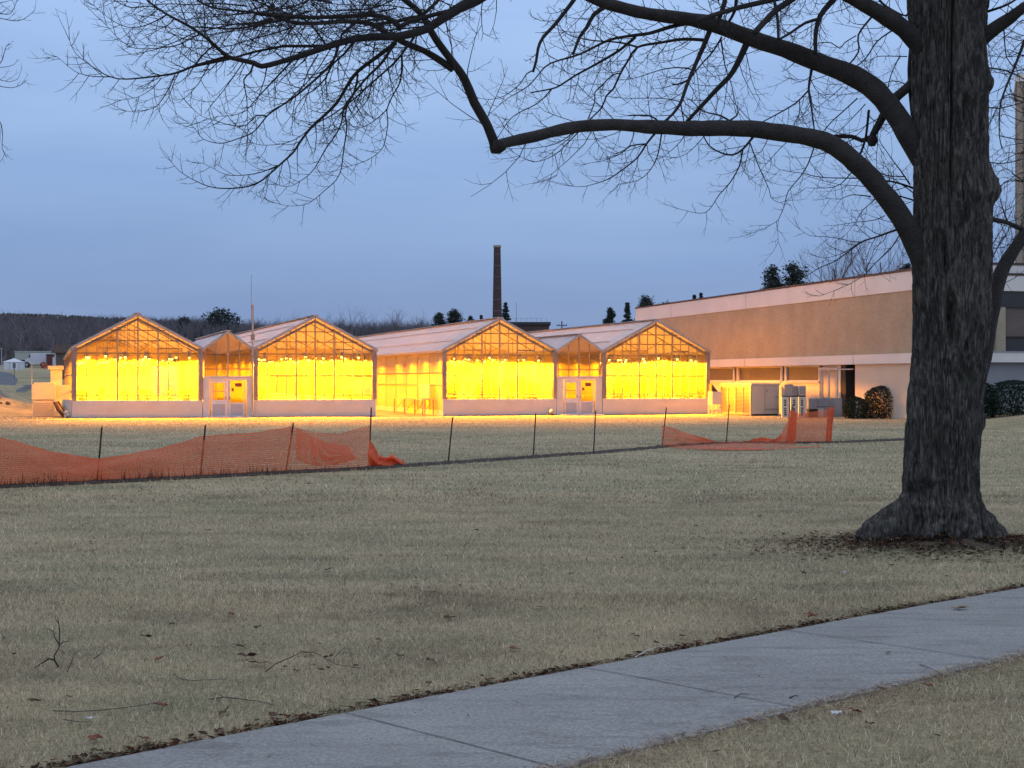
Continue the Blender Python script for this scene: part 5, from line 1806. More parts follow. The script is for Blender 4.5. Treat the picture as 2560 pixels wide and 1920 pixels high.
# far wood on the hill: one mass
def far_wood():
    rs = np.random.RandomState(12)
    protos_ = []
    for k in range(7):
        b, tw = bare_tree_mesh(200 + k, 1.0, nlev=2, thick=1.6, n0=14)
        V = np.array(b.v + tw.v)
        V[:, 2] /= V[:, 2].max()
        Fq = [f for f in b.f if len(f) == 4] + [tuple(i + len(b.v) for i in f) for f in tw.f]
        protos_.append((V, np.array(Fq)))
    VV, FF = [], []
    o = 0
    N = 0
    while N < 1900:
        Z = 225 + 260 * rs.rand() ** .8
        px = rs.uniform(-160, 1230) if rs.rand() < .7 else rs.uniform(200, 1230)
        if px > 640 and (Z < 330 or rs.rand() < .12): continue
        # open field in the near left
        x = (px - 1280) / F * Z
        if Z < 250 and px < 140 and rs.rand() < .5: continue
        h = rs.uniform(8.5, 12.5) * (1.0 if px < 700 else .8)
        if True:
            tgt = lerp_tab([(-160, 778), (0, 768), (120, 773), (260, 780), (400, 786), (520, 782), (640, 788), (820, 790), (1000, 786), (1230, 796)], px) + 36 * rs.rand() ** 1.2
            h = min(20, max(4, EYE + (HOR - tgt) / F * Z - gz(x, Z)))
        zt = gz(x, Z) + h
        top = HOR - (zt - EYE) / Z * F
        lim = lerp_tab([(-160, 776), (0, 768), (120, 774), (300, 780), (520, 786), (700, 792), (1230, 794)], px) + rs.uniform(-4, 16)
        if top < lim:
            h -= (lim - top) * Z / F
            if h < 4: continue
        V, Fq = protos_[rs.randint(7)]
        a = rs.rand() * 6.28
        ca, sa = math.cos(a), math.sin(a)
        q = V.copy()
        w = h * rs.uniform(1.15, 1.7)
        q = np.stack([(V[:, 0] * ca - V[:, 1] * sa) * w + x, (V[:, 0] * sa + V[:, 1] * ca) * w + Z, V[:, 2] * h + gz(x, Z)], 1)
        VV.append(q); FF.append(Fq + o); o += len(q); N += 1
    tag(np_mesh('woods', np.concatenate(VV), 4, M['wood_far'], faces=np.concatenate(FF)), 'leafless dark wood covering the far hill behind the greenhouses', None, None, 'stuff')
far_wood()
def far_brush():
    """low dark understorey of the wood"""
    rs = np.random.RandomState(15)
    n = 15000
    Z = 228 + 240 * rs.rand(n) ** .8
    px = rs.uniform(-200, 1240, n)
    X = (px - 1280) / F * Z
    z = np.array([gz(a, b) for a, b in zip(X, Z)])
    h = (.8 + 1.3 * rs.rand(n)) * np.where(px > 280, 3.2, 1.0)
    tg = np.interp(px, [-200, 0, 120, 260, 400, 520, 640, 820, 1000, 1230], [786, 780, 783, 790, 795, 795, 800, 803, 800, 806]) + 30 * rs.rand(n)
    h = np.minimum(h, EYE + (HOR - tg) / F * Z - z)
    ok = h > .3
    Z, px, X, z, h = Z[ok], px[ok], X[ok], z[ok], h[ok]
    n = len(Z)
    w = .5 + .7 * rs.rand(n)
    dx = rs.randn(n) * .8
    V = np.stack([np.stack([X - w, Z, z - .2], 1), np.stack([X + w, Z, z - .2], 1), np.stack([X + dx, Z + rs.randn(n) * .5, z + h], 1)], 1).reshape(-1, 3)
    c = np.array([.13, .12, .132]) * (.5 + .9 * rs.rand(n))[:, None]
    C = np.repeat(np.concatenate([c, np.ones((n, 1))], 1), 3, 0)
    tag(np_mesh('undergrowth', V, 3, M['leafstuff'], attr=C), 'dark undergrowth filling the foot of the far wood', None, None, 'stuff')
far_brush()
# ================================================================ the big tree
tree = thing('bare_tree', 'massive bare tree with furrowed trunk standing beside the sidewalk', 'tree', (0, 0, 0))
TZ = TREE_Y
PXM = F / TZ                # photo pixels per metre at the trunk
AXIS = 2362.0
SIL = [(-900, 2262, 2470), (-300, 2268, 2474), (0, 2270, 2471), (80, 2275, 2464), (130, 2278, 2465), (200, 2280, 2468), (216, 2280, 2474), (240, 2280, 2469), (310, 2281, 2468), (400, 2283, 2471),
       (430, 2284, 2476), (470, 2284, 2486), (485, 2284, 2489), (510, 2285, 2480), (560, 2285, 2478), (680, 2282, 2478), (790, 2284, 2476), (879, 2284, 2468), (979, 2273, 2459), (1106, 2265, 2451),
       (1145, 2262, 2446), (1228, 2255, 2448), (1250, 2240, 2453), (1273, 2205, 2470), (1295, 2176, 2492), (1311, 2152, 2510), (1334, 2140, 2526), (1360, 2136, 2532), (1400, 2134, 2534)]
TL = [(y, l) for y, l, r in SIL]; TR = [(y, r) for y, l, r in SIL]
def trunk_mesh():
    nth, nz = 420, 440
    zmin, zmax = -.28, 8.2
    V = []
    cx = P(AXIS, 0, TZ).x
    for i in range(nz + 1):
        f = i / nz
        z = zmin + (zmax - zmin) * (f ** 1.25)
        py = HOR - (z - EYE) * PXM
        L = (AXIS - lerp_tab(TL, py)) / PXM; R = (lerp_tab(TR, py) - AXIS) / PXM
        base = .40 + .02 * max(0, 1 - z)
        core = min(base, L, R)
        fl = max(0, 1 - (z + .1) / .75)
        for k in range(nth):
            a = 2 * math.pi * k / nth
            ca, sa = math.cos(a), math.sin(a)
            side = R if ca > 0 else L
            # flare lobes concentrate towards the left and right roots near the ground
            pw = 1.0 + 50.0 * sstep(0, .5, fl)
            w = abs(ca) ** pw
            r = core * 1.0 * (1 - w) + side * w
            # front and back roots
            for la, amp in ((-1.15, .16), (-2.2, .13), (1.3, .3), (2.1, .25)):
                d = math.cos(a - la)
                if d > 0: r += amp * fl ** 1.6 * d ** 22
            for a0, dp in ((-2.55, .17), (-.60, .17), (-1.85, .07), (-1.25, .06)):
                da0 = (a - a0 + math.pi) % (2 * math.pi) - math.pi
                r -= dp * fl ** 1.2 * math.exp(-(da0 / .16) ** 2)
            # furrows
            x, y = math.cos(a) * 1.0, math.sin(a) * 1.0
            wob_ = .35 * mnoise.noise(Vector((x * 3, y * 3, z * 2.4)))
            f1 = abs(mnoise.noise(Vector((x * 9 + wob_, y * 9 + wob_, z * 1.7))))
            f2 = abs(mnoise.noise(Vector((x * 24 + 3 + wob_, y * 24 + wob_, z * 4.2))))
            f3 = mnoise.noise(Vector((x * 2.2, y * 2.2, z * .8 + 5)))
            f4 = mnoise.noise(Vector((x * 34, y * 34, z * 16)))
            r += -.030 * (1 - min(1, f1 * 3.0)) ** 2 - .026 * (1 - min(1, f2 * 2.6)) ** 1.5 + .016 * f3 + .006 * f4
            if fl > 0: r += fl * (.07 * mnoise.noise(Vector((x * 4, y * 4, z * 7))) + .035 * mnoise.noise(Vector((x * 11, y * 11, z * 18))))
            # deep seam between the two fused stems
            seam = math.radians(-90 - 5 - 4 * math.sin(z * .9))
            da = (a - seam + math.pi) % (2 * math.pi) - math.pi
            sd = sstep(2.7, 4.4, z)
            r -= sd * .11 * math.exp(-(da / .05) ** 2)
            r -= sd * .035 * math.exp(-(da / .22) ** 2)
            # healed scars
            for sa_, sz, w1, h1, dep in ((-1.62, 2.28, .20, .32, .15), (-1.85, 3.0, .11, .24, .10), (-1.25, 3.55, .09, .28, .10), (-1.2, 4.45, .14, .22, .12), (-1.25, 2.0, .12, .12, .08)):
                d1 = (a - sa_ + math.pi) % (2 * math.pi) - math.pi
                d1 += .25 * (z - sz)
                e = (d1 / w1) ** 2 + ((z - sz) / h1) ** 2
                r += dep * (.45 * math.exp(-((math.sqrt(e) - 1.25) / .35) ** 2) - math.exp(-e * 1.6))
            # burls
            for ba, bz_, bw, bh, amp in ((-.15, 3.72, .15, .15, .065), (-.3, 4.85, .2, .12, .05), (-2.9, 2.05, .2, .10, .03), (-.2, 1.25, .15, .08, .04)):
                d1 = (a - ba + math.pi) % (2 * math.pi) - math.pi
                r += amp * math.exp(-(d1 / bw) ** 2 - ((z - bz_) / bh) ** 2) * (1 + .5 * mnoise.noise(Vector((x * 12, y * 12, z * 14))))
            V.append((cx + r * ca, TZ + r * sa * .98, z))
    Fq = [(i * nth + k, i * nth + (k + 1) % nth, (i + 1) * nth + (k + 1) % nth, (i + 1) * nth + k) for i in range(nz) for k in range(nth)]
    b = MB(); b.add(V, Fq)
    b.f.append(tuple(nz * nth + k for k in range(nth))); b.m.append(0)
    return b
trunk_mesh().build('trunk', M['bark'], tree, smooth=True)

# ---- limbs traced in the photograph, each with its own depth and thickness
CR = {'A': (160, 0, 3.456), 'B': (640, 0, 3.456), 'C': (1160, 0, 3.456), 'D': (1700, 0, 3.456), 'E': (1840, 320, 4.608), 'R': (2440, 0, 2.767), 'S': (0, 0, 1.0)}
nodes = []          # (px, py, depth) of everything already grown
curves = []         # (points3d, radii, level)
def trace(crop, pts, w0, w1, d0=None, d1=None, lev=1, seed=None):
    ox, oy, s = CR[crop]
    Q = []
    for p in pts:
        if len(p) == 3:
            o2 = CR[p[0]]; Q.append((o2[0] + p[1] / o2[2], o2[1] + p[2] / o2[2]))
        else:
            Q.append((ox + p[0] / s, oy + p[1] / s))
    # smooth by Catmull-Rom
    S_ = []
    n = len(Q)
    for i in range(n - 1):
        p0, p1, p2, p3 = Q[max(i - 1, 0)], Q[i], Q[i + 1], Q[min(i + 2, n - 1)]
        seg = math.hypot(p2[0] - p1[0], p2[1] - p1[1])
        m = max(2, int(seg / (14 if lev > 0 else 22)))
        for j in range(m):
            t = j / m
            S_.append(tuple(.5 * (2 * p1[k] + (p2[k] - p0[k]) * t + (2 * p0[k] - 5 * p1[k] + 4 * p2[k] - p3[k]) * t * t + (3 * p1[k] - p0[k] - 3 * p2[k] + p3[k]) * t ** 3) for k in (0, 1)))
    S_.append(Q[-1])
    r = random.Random(seed if seed is not None else int(Q[0][0] * 7 + Q[-1][1] * 13))
    if d0 is None:
        best = min(nodes, key=lambda q: (q[0] - S_[0][0]) ** 2 + (q[1] - S_[0][1]) ** 2)
        d0 = best[2]
    length = sum(math.hypot(a[0] - c[0], a[1] - c[1]) for a, c in zip(S_, S_[1:])) / F * d0
    if d1 is None:
        d1 = d0 + r.uniform(-.45, .45) * length
    pts3, rad = [], []
    m = len(S_)
    amp = .05 * length
    for i, (x, y) in enumerate(S_):
        f = i / (m - 1)
        Z = d0 + (d1 - d0) * f + amp * math.sin(f * 5 + r.random() * .01) * f
        pts3.append(P(x, y, Z))
        w = w0 + (w1 - w0) * (f ** .8)
        rad.append(max(.0022, w / 2 / F * Z * (1 + (.05 if lev else .10) * mnoise.noise(Vector((i * .6, d0, w0))) + (0 if lev else .09 * mnoise.noise(Vector((i * .17, d0, w0 + 5)))))))
        nodes.append((x, y, Z))
    # branches that leave the picture carry on and taper out beyond it
    out_ = lambda q: q[1] < 0 or q[0] > 2566
    if out_(S_[-1]):
        d = (pts3[-1] - pts3[-3]).normalized(); q = pts3[-1].copy(); r0 = rad[-1]
        n_ = 14
        Lx = min(3.2, 1.0 + r0 * 30)
        for i in range(n_):
            d = (d + Vector((r.gauss(0, .05), r.gauss(0, .06), .035 + r.gauss(0, .04)))).normalized()
            q = q + d * (Lx / n_); pts3.append(q.copy()); rad.append(max(.002, r0 * (1 - (i + 1) / n_) + .002))
    if out_(S_[0]) and lev:
        d = (pts3[0] - pts3[2]).normalized(); q = pts3[0].copy(); r0 = rad[0]
        for i in range(8):
            d = (d + Vector((.03, r.gauss(0, .05), .06))).normalized()
            q = q + d * .22; pts3.insert(0, q.copy()); rad.insert(0, r0 * (1 + .05 * i))
    curves.append((pts3, rad, lev))
    return len(curves) - 1

K = 3.456
# main limbs (widths in photo pixels)
trace('E', [(2300, 1950), (2170, 1600), (2060, 1330), (1960, 1130), (1760, 830), (1570, 600), (1370, 400), (1130, 210), (850, 110), ('D', 600, 1115), ('D', 0, 1112), ('C', 1500, 1090), ('C', 1200, 1080), ('C', 900, 1110), ('C', 600, 1180), ('C', 400, 1225), ('C', 275, 1258)], 60, 26, TZ + .06, 14.6, 0)
trace('C', [(270, 1262), (200, 1080), (90, 890), ('B', 1800, 680), ('B', 1700, 540), ('B', 1560, 350), ('B', 1490, 230), ('B', 1430, 130), ('B', 1360, 60), ('B', 1280, 0), ('B', 1180, -110)], 25, 13, 14.6, 13.6, 0)
trace('D', [(2200, 1500), (2080, 1340), (1950, 1130), (1850, 980), (1700, 800), (1500, 660), (1300, 580), (1100, 500), (900, 430), (700, 360), (500, 290), (300, 220), (100, 170), ('C', 1600, 125), ('C', 1400, 80), ('C', 1200, 20), ('C', 1020, -60)], 68, 27, TZ + .1, 15.4, 0)
trace('D', [(2230, 720), (2130, 480), (2000, 310), (1850, 195), (1650, 75), (1500, -10), (1380, -80)], 54, 34, TZ + .12, 15.5, 0)
trace('R', [(-60, 400), (20, 290), (130, 195), (240, 120), (332, 50), (460, -20)], 40, 26, TZ, 15.6, 0)
trace('S', [(2445, 960), (2466, 870), (2484, 750), (2510, 665), (2560, 590), (2620, 540)], 38, 36, TZ + .25, 17.0, 0)
trace('D', [(2060, 660), (1970, 755), (1880, 830), (1790, 930), (1720, 1070), (1665, 1170), (1660, 1220)], 28, 15, TZ + .1, 16.6, 0)
trace('D', [(1650, 1190), (1570, 1215), (1480, 1180), (1300, 1185), (1180, 1210)], 13, 11, None, None, 0)
trace('D', [(2000, 420), (1985, 600), (1995, 800), (2015, 1000)], 14, 14, TZ + .3, TZ + .3, 0)
# the big drooping branch crossing at the upper left
trace('B', [(2050, -90), (1900, 0), (1750, 75), (1600, 170), (1480, 250), (1350, 290), (1200, 320), (1000, 320), (800, 350), (600, 410), (400, 480), (200, 540), (50, 575), ('A', 1640, 545), ('A', 1480, 510), ('A', 1400, 480), ('A', 1300, 390), ('A', 1180, 290), ('A', 1050, 210), ('A', 880, 120), ('A', 740, 20), ('A', 660, -60)], 30, 4, 13.4, 12.2, 0)
trace('B', [(1700, 600), (1600, 530), (1450, 440), (1300, 380), (1200, 330), (1100, 270), (1000, 210), (850, 190), (700, 190), (500, 205), (300, 190), (100, 120), ('A', 2000, 150), ('A', 1800, 190), ('A', 1500, 250), ('A', 1250, 240), ('A', 1100, 235)], 19, 3, None, 13.2, 0)
NL = len(curves)
trace('B', [(1250, 260), (1180, 180), (1000, 130), (850, 140), (600, 150), (350, 150), (0, 122), ('A', 1850, 135), ('A', 1600, 105), ('A', 1300, 70), ('A', 1180, 20), ('A', 1120, -20)], 14, 4)
trace('B', [(600, 380), (450, 190), (250, 110), (0, 10), ('A', 1600, -30)], 6, 4)
trace('B', [(1440, 130), (1520, 60), (1600, -20)], 10, 8)
trace('B', [(1500, 200), (1400, 150), (1200, 190), (1050, 210)], 12, 8)
trace('B', [(1230, 240), (1330, 190), (1500, 140), (1700, 90)], 12, 12)
# left cluster
trace('A', [(1420, 490), (1130, 570), (980, 630), (800, 660), (540, 685), (400, 665), (250, 580), (100, 460), (50, 350)], 9, 1.2)
trace('A', [(400, 665), (240, 660), (100, 620), (0, 540), (-60, 490)], 3, .9)
trace('B', [(600, 400), (240, 400), ('A', 1900, 400), ('A', 1650, 450), ('A', 1400, 520), ('A', 1130, 577), ('A', 940, 640)], 9, 4)
trace('A', [(1180, 292), (1050, 360), (950, 400), (700, 425), (560, 400), (450, 310), (370, 220)], 4.5, .9)
trace('A', [(890, 130), (750, 205), (620, 240), (500, 222), (380, 150), (260, 50)], 4, .9)
trace('A', [(880, 122), (750, 55), (580, 68), (430, 0), (380, -40)], 4, 2)
trace('A', [(1640, 545), (1610, 630), (1555, 690), (1580, 850), (1585, 1000), (1590, 1140)], 6, 1)
trace('B', [(710, 400), (660, 540), (500, 700), (330, 840), (150, 960), (90, 1010), ('A', 1640, 1140), ('A', 1500, 1200), ('A', 1350, 1240), ('A', 1200, 1200), ('A', 1140, 1120), ('A', 1080, 1065)], 8, 1)
trace('B', [(100, 1005), ('A', 1659, 1000), ('A', 1580, 1080), ('A', 1450, 1085), ('A', 1300, 1040), ('A', 1200, 1010), ('A', 1140, 965)], 4, .9)
trace('B', [(310, 530), (150, 700), (0, 860), ('A', 1570, 960), ('A', 1450, 1000), ('A', 1330, 1005)], 6, 1)
trace('B', [(1210, 370), (1050, 490), (880, 620), (790, 740), (700, 890), (600, 990), (480, 1100), (380, 1230), (320, 1320), (200, 1430), (100, 1520), (0, 1590), ('A', 1500, 1625), ('A', 1300, 1622), ('A', 1150, 1570), ('A', 1000, 1480), ('A', 920, 1390)], 12, 1.1)
trace('B', [(190, 1432), (0, 1500), ('A', 1420, 1515), ('A', 1300, 1460), ('A', 1200, 1410)], 3.5, .9)
trace('B', [(1190, 380), (1090, 540), (950, 680), (830, 830), (760, 930), (740, 1060), (680, 1180), (600, 1290), (540, 1400), (460, 1510), (300, 1610), (200, 1600)], 9, 1)
trace('B', [(800, 870), (770, 1000), (785, 1100), (765, 1250), (745, 1400), (735, 1470), (690, 1560), (590, 1650), (450, 1760), (290, 1780), (170, 1755)], 5, .9)
trace('B', [(1370, 320), (1280, 440), (1200, 540), (1000, 720), (830, 870), (650, 1000), (520, 1070), (380, 1180), (250, 1240), (50, 1255), (-40, 1230)], 7, 1)
trace('B', [(1260, 470), (1250, 690), (1180, 830), (1130, 950), (1140, 1050), (1115, 1220), (1070, 1310), (950, 1390), (800, 1440)], 5.5, 1)
trace('B', [(1130, 950), (1000, 1060), (850, 1120), (700, 1120)], 3, 1)
trace('B', [(1000, 720), (970, 850), (900, 940), (800, 1040), (680, 1080)], 4, 1)
trace('B', [(880, 640), (860, 760), (800, 900), (740, 980)], 6, 3)
trace('B', [(540, 470), (450, 620), (400, 760), (330, 840)], 4, 2)
trace('B', [(850, 360), (760, 470), (660, 560), (600, 680), (500, 780), (420, 830), (350, 930)], 7, 2)
trace('B', [(1030, 360), (1010, 500), (1020, 600), (1000, 720)], 4, 3)
trace('B', [(750, 370), (740, 300), (850, 210), (1000, 80), (1100, -20)], 7, 4)
trace('A', [(1130, 570), (1200, 480), (1300, 390)], 5, 4)
trace('A', [(960, 650), (900, 780), (820, 900), (760, 940), (640, 970), (540, 960)], 3.5, .9)
trace('A', [(840, 680), (760, 770), (640, 840), (500, 865)], 2.5, .8)
# middle
trace('C', [(980, -60), (950, 0), (860, 120), (780, 220), (680, 330), (640, 420), (625, 520), (595, 625)], 12, 6.5, 14.8, 14.9)
trace('C', [(600, 610), (540, 640), (480, 730), (350, 830), (230, 860), (130, 850)], 4, 1)
trace('C', [(1220, 60), (1120, 130), (1060, 240), (1000, 320), (940, 475)], 13, 6.5)
trace('C', [(2030, 180), (1800, 230), (1600, 290), (1450, 310), (1250, 350), (1000, 470), (800, 530), (700, 580), (560, 740), (380, 850), (250, 960)], 12, 1)
trace('C', [(1480, 320), (1350, 430), (1150, 550), (950, 660), (830, 740), (750, 770), (585, 800)], 9, 3.5)
trace('C', [(750, 775), (640, 890), (420, 1010), (310, 1160)], 3.5, 2)
trace('C', [(2090, 350), (1900, 340), (1700, 370), (1500, 410), (1420, 520), (1350, 640), (1290, 770), (1230, 830), (1190, 930), (1080, 1040)], 9.5, 3.5)
trace('C', [(1350, 635), (1280, 650), (1180, 750), (1130, 800), (1130, 880), (1070, 1030)], 4, 3)
trace('C', [(1500, 410), (1350, 370), (1100, 350), (900, 300), (820, 220)], 6, 2)
trace('C', [(2130, 250), (2060, 420), (1980, 600), (1920, 750), (1870, 890), (1800, 990), (1720, 1060)], 14, 6)
trace('C', [(1960, 600), (1850, 585), (1700, 605), (1500, 670), (1400, 690)], 4, 1.5)
trace('C', [(1950, 680), (1880, 720), (1800, 735)], 5, 4)
trace('C', [(1870, 890), (1900, 1060)], 4, 3)
trace('C', [(1870, 880), (1700, 850), (1400, 850), (1200, 830)], 3, 1.2)
trace('D', [(580, 370), (490, 560), (420, 670), (320, 770), (200, 900), (50, 1060)], 18, 8)
trace('D', [(1060, -80), (960, 0), (830, 90), (720, 200), (640, 290)], 17, 15)
trace('D', [(1000, -50), (800, 0), (500, 70), (300, 130), (150, 180)], 15, 12)
trace('D', [(1370, -80), (1320, 0), (1210, 140), (1170, 300), (1170, 480)], 18, 9)
trace('D', [(1200, 165), (1080, 200), (960, 280), (860, 340)], 9, 6)
trace('D', [(800, -60), (815, 20), (840, 150), (850, 350)], 9, 7)
trace('D', [(380, -60), (385, 20), (340, 150), (320, 200)], 13, 11)
trace('D', [(490, -50), (470, 100), (420, 190)], 9, 7)
trace('D', [(1135, 600), (1110, 770), (1130, 900), (1160, 1130)], 8, 3.5)
trace('D', [(1110, 780), (1000, 890), (850, 980), (700, 1060)], 5, 3)
trace('D', [(1030, 870), (1030, 980), (970, 1100)], 3, 2)
trace('D', [(1660, 140), (1540, 300), (1540, 450), (1420, 600)], 6, 4)
trace('D', [(1520, 310), (1420, 370), (1380, 420), (1300, 370), (1190, 375)], 3, 2.5)
trace('D', [(1840, 260), (1700, 360), (1590, 520), (1430, 630)], 4.5, 3)
trace('D', [(1630, 950), (1600, 1200), (1540, 1370)], 7, 6)
trace('D', [(350, 330), (390, 580), (440, 720), (480, 900), (510, 980)], 4.5, 1.5)
trace('D', [(360, 320), (280, 450), (180, 560), (90, 680)], 5.5, 3)
trace('D', [(1960, 490), (1700, 490), (1650, 540)], 3, 1.5)
trace('D', [(1900, 480), (1820, 650), (1780, 850)], 3, 2.5)
trace('D', [(1980, 740), (1830, 700), (1650, 770)], 3, 2)
trace('D', [(2010, 30), (1950, 140), (1780, 60), (1720, 0), (1700, -50)], 5, 7)
trace('D', [(1970, 140), (2000, 250)], 3, 3)
trace('D', [(1530, 850), (1400, 970), (1300, 1060), (1220, 1160)], 4, 2.5)
trace('D', [(1400, 750), (1250, 880), (1100, 990)], 2.5, 1)
trace('D', [(1600, 900), (1450, 1060), (1350, 1160)], 3, 1.5)
trace('C', [(1680, 1050), (1600, 1000), (1420, 1000)], 5, 3.5)
trace('D', [(440, 1055), (350, 1000), (200, 960), (90, 860)], 6, 2)
trace('D', [(420, 1050), (490, 1000), (500, 960)], 6, 3)
trace('D', [(260, 1060), (120, 1045), (40, 1070)], 4, 3)
# below the lower limb
trace('C', [(1660, 1140), (1570, 1250), (1500, 1360), (1350, 1480), (1240, 1550), (1050, 1610), (940, 1610)], 6.5, 1)
trace('C', [(1705, 1160), (1670, 1350), (1600, 1480), (1500, 1560), (1340, 1590)], 4.5, 1)
trace('C', [(1570, 1245), (1440, 1260), (1350, 1330), (1200, 1390), (1080, 1410)], 4.5, 1)
trace('C', [(1470, 1130), (1430, 1260), (1300, 1340)], 3.5, 1)
trace('C', [(1010, 1120), (900, 1230), (780, 1340), (600, 1400), (430, 1320)], 4, .9)
trace('C', [(970, 1130), (800, 1240), (600, 1280), (420, 1285)], 3.5, .9)
trace('C', [(785, 1340), (810, 1450), (800, 1520), (720, 1555)], 2, .8)
trace('C', [(1110, 1120), (1150, 1230), (1230, 1350)], 3, 1)
trace('C', [(2080, 1170), (1960, 1300), (1850, 1360), (1700, 1350)], 2.5, 1)
trace('D', [(640, 1170), (540, 1290), (450, 1340), (350, 1320), (250, 1260), (200, 1170)], 7.5, 3)
trace('D', [(540, 1300), (510, 1440), (430, 1580), (340, 1680), ('S', 1762, 532), ('S', 1700, 523)], 4.5, 1)
trace('D', [(605, 1240), (680, 1440), (770, 1640), ('E', 400, 800), ('E', 490, 860), ('E', 570, 840)], 3.6, 1)
trace('D', [(760, 1190), (700, 1310), (560, 1400)], 2.6, 1)
trace('E', [(895, 230), (830, 410), (740, 560), (600, 730), (560, 880), (500, 1030), (460, 1080), (300, 1170), (180, 1210)], 4, .9)
trace('E', [(465, 1080), (480, 1200), (485, 1310)], 1.8, .8)
trace('E', [(2060, 700), (1850, 630), (1650, 600), (1400, 580), (1000, 570), (750, 520), (500, 480), (400, 390)], 6, 1, TZ + .4, 16.0)
trace('E', [(1330, 510), (1200, 650), (1050, 690), (800, 690)], 3.6, .9)
trace('E', [(1550, 790), (1330, 770), (1200, 820), (1060, 810)], 4, .9)
trace('E', [(1600, 820), (1450, 960), (1370, 1100), (1250, 1240)], 3, .9)
trace('E', [(1710, 1010), (1600, 1060), (1350, 1090), (1150, 1120)], 3, .9)
trace('E', [(1850, 1170), (1600, 1260), (1450, 1310), (1300, 1420), (1130, 1540), (980, 1600), (850, 1680)], 6.5, 2)
trace('E', [(1450, 1312), (1330, 1310), (1180, 1270), (1000, 1250), (850, 1240), (740, 1170)], 3.2, .9)
trace('E', [(1420, 1320), (1250, 1430), (1080, 1490), (960, 1490)], 2.6, .9)
trace('E', [(1890, 1220), (1780, 1390), (1600, 1560), (1490, 1680), ('S', 2120, 712), ('S', 2050, 740)], 3.6, 1)
trace('E', [(2080, 780), (1950, 680), (1850, 620)], 3, 3, TZ + .35, TZ + .3)
trace('E', [(2070, 840), (1900, 790), (1780, 760)], 4.5, 3.5, TZ + .35, TZ + .2)
trace('E', [(2000, 650), (1900, 500), (1780, 340), (1650, 150)], 4.5, 1.5, TZ + .45, 17.0)
trace('E', [(1950, 560), (1700, 540), (1560, 420), (1450, 250)], 3.5, 1.5, TZ + .45, 17.0)
# right edge
trace('R', [(360, 230), (332, 290), (270, 450), (200, 620), (165, 740), (160, 940), (180, 1030)], 9, 2.5, 15.9, 15.6)
trace('R', [(60, 470), (160, 480), (250, 505), (350, 560)], 5, 3, TZ, 16.8)
trace('R', [(90, 1515), (200, 1535), (270, 1565), (360, 1600)], 13, 11, TZ + .1, 17.0)
trace('R', [(215, 1530), (180, 1430), (165, 1370)], 4.5, 2)
trace('R', [(60, 740), (160, 750), (290, 720), (360, 700)], 4, 2, TZ, 16.6)
trace('R', [(60, 1120), (200, 1130), (360, 1090)], 3.5, 2, TZ, 16.8)
trace('R', [(165, 940), (250, 960), (340, 970)], 3, 2)
trace('R', [(190, 200), (210, 400), (270, 470)], 4, 2.5)
trace('R', [(50, 90), (200, 40), (300, -20)], 8, 5, TZ, 15.8)

# ---- procedural twigs on every traced curve
twigs = []
def twig(p, d, L, r0, lev, rr):
    n = 4 if lev == 0 else 3
    q = p.copy(); dd = d.normalized()
    pts = [q.copy()]
    for i in range(n):
        f = (i + 1) / n
        # droop first, then tips turn up and outwards
        dd = (dd + Vector((rr.gauss(0, .12), rr.gauss(0, .12), rr.gauss(0, .12) + (-.10 if f < .5 else .16)))).normalized()
        q = q + dd * (L / n)
        pts.append(q.copy())
    twigs.append((pts, r0, lev))
    if lev >= 2: return
    m = rr.randint(2, 5) if lev == 0 else rr.randint(1, 3)
    sg = rr.choice((-1, 1))
    for k in range(m):
        f = .15 + .8 * (k + rr.random() * .8) / m
        i = min(n - 1, int(f * n)); s = pts[i].lerp(pts[i + 1], f * n - i)
        t = (pts[i + 1] - pts[i]).normalized()
        # twigs fork mostly in a flattened spray
        side = t.cross(Vector((rr.gauss(0, .5), 1, rr.gauss(0, .5)))).normalized() * sg
        sg = -sg
        e = t * rr.uniform(.5, .95) + side * rr.uniform(.5, .9)
        twig(s, e, L * rr.uniform(.30, .55) * (1.1 - .5 * f), r0 * .6, lev + 1, rr)

def grow_twigs():
    rr = random.Random(99)
    for ci, (pts, rad, lev) in enumerate(curves):
        acc = 0.0
        sg = 1
        total = sum((a - c).length for a, c in zip(pts, pts[1:]))
        s = 0.0
        for i in range(len(pts) - 1):
            seg = (pts[i + 1] - pts[i]); L = seg.length
            s += L
            f = s / total
            r = rad[i]
            x = 1280 + pts[i].x / pts[i].y * F
            if x > 2290 and lev == 0 and x < 2470: continue        # inside the trunk
            gap = .085 if lev else .17
            if lev == 0 and r > .07: gap = .26
            if x < 1100: gap *= .68 if HOR - (pts[i].z - EYE) / pts[i].y * F < 210 else .72
            acc += L
            while acc > gap:
                acc -= gap * rr.uniform(.6, 1.5)
                t = seg.normalized()
                side = t.cross(Vector((rr.gauss(0, .55), 1, rr.gauss(0, .55)))).normalized() * sg
                sg = -sg
                if lev == 0 and r > .07 and side.z > 0 and rr.random() < .3: side = -side
                e = t * rr.uniform(.45, .9) + side * rr.uniform(.5, 1.0)
                base = min(.95, .26 + 9 * r) if lev else .62
                Lt = base * rr.uniform(.55, 1.45) * (1.0 - .45 * f if lev else 1)
                twig(pts[i] + seg * rr.random(), e, Lt, min(.0058, max(.0032, r * .5)), 0 if Lt > .3 else 1, rr)
        # the tip keeps going
        if lev and rad[-1] < .012:
            t = (pts[-1] - pts[-2]).normalized()
            for _ in range(2):
                twig(pts[-1], t + Vector((rr.gauss(0, .3), rr.gauss(0, .3), rr.gauss(0, .3))), rr.uniform(.15, .35), .003, 1, rr)
grow_twigs()

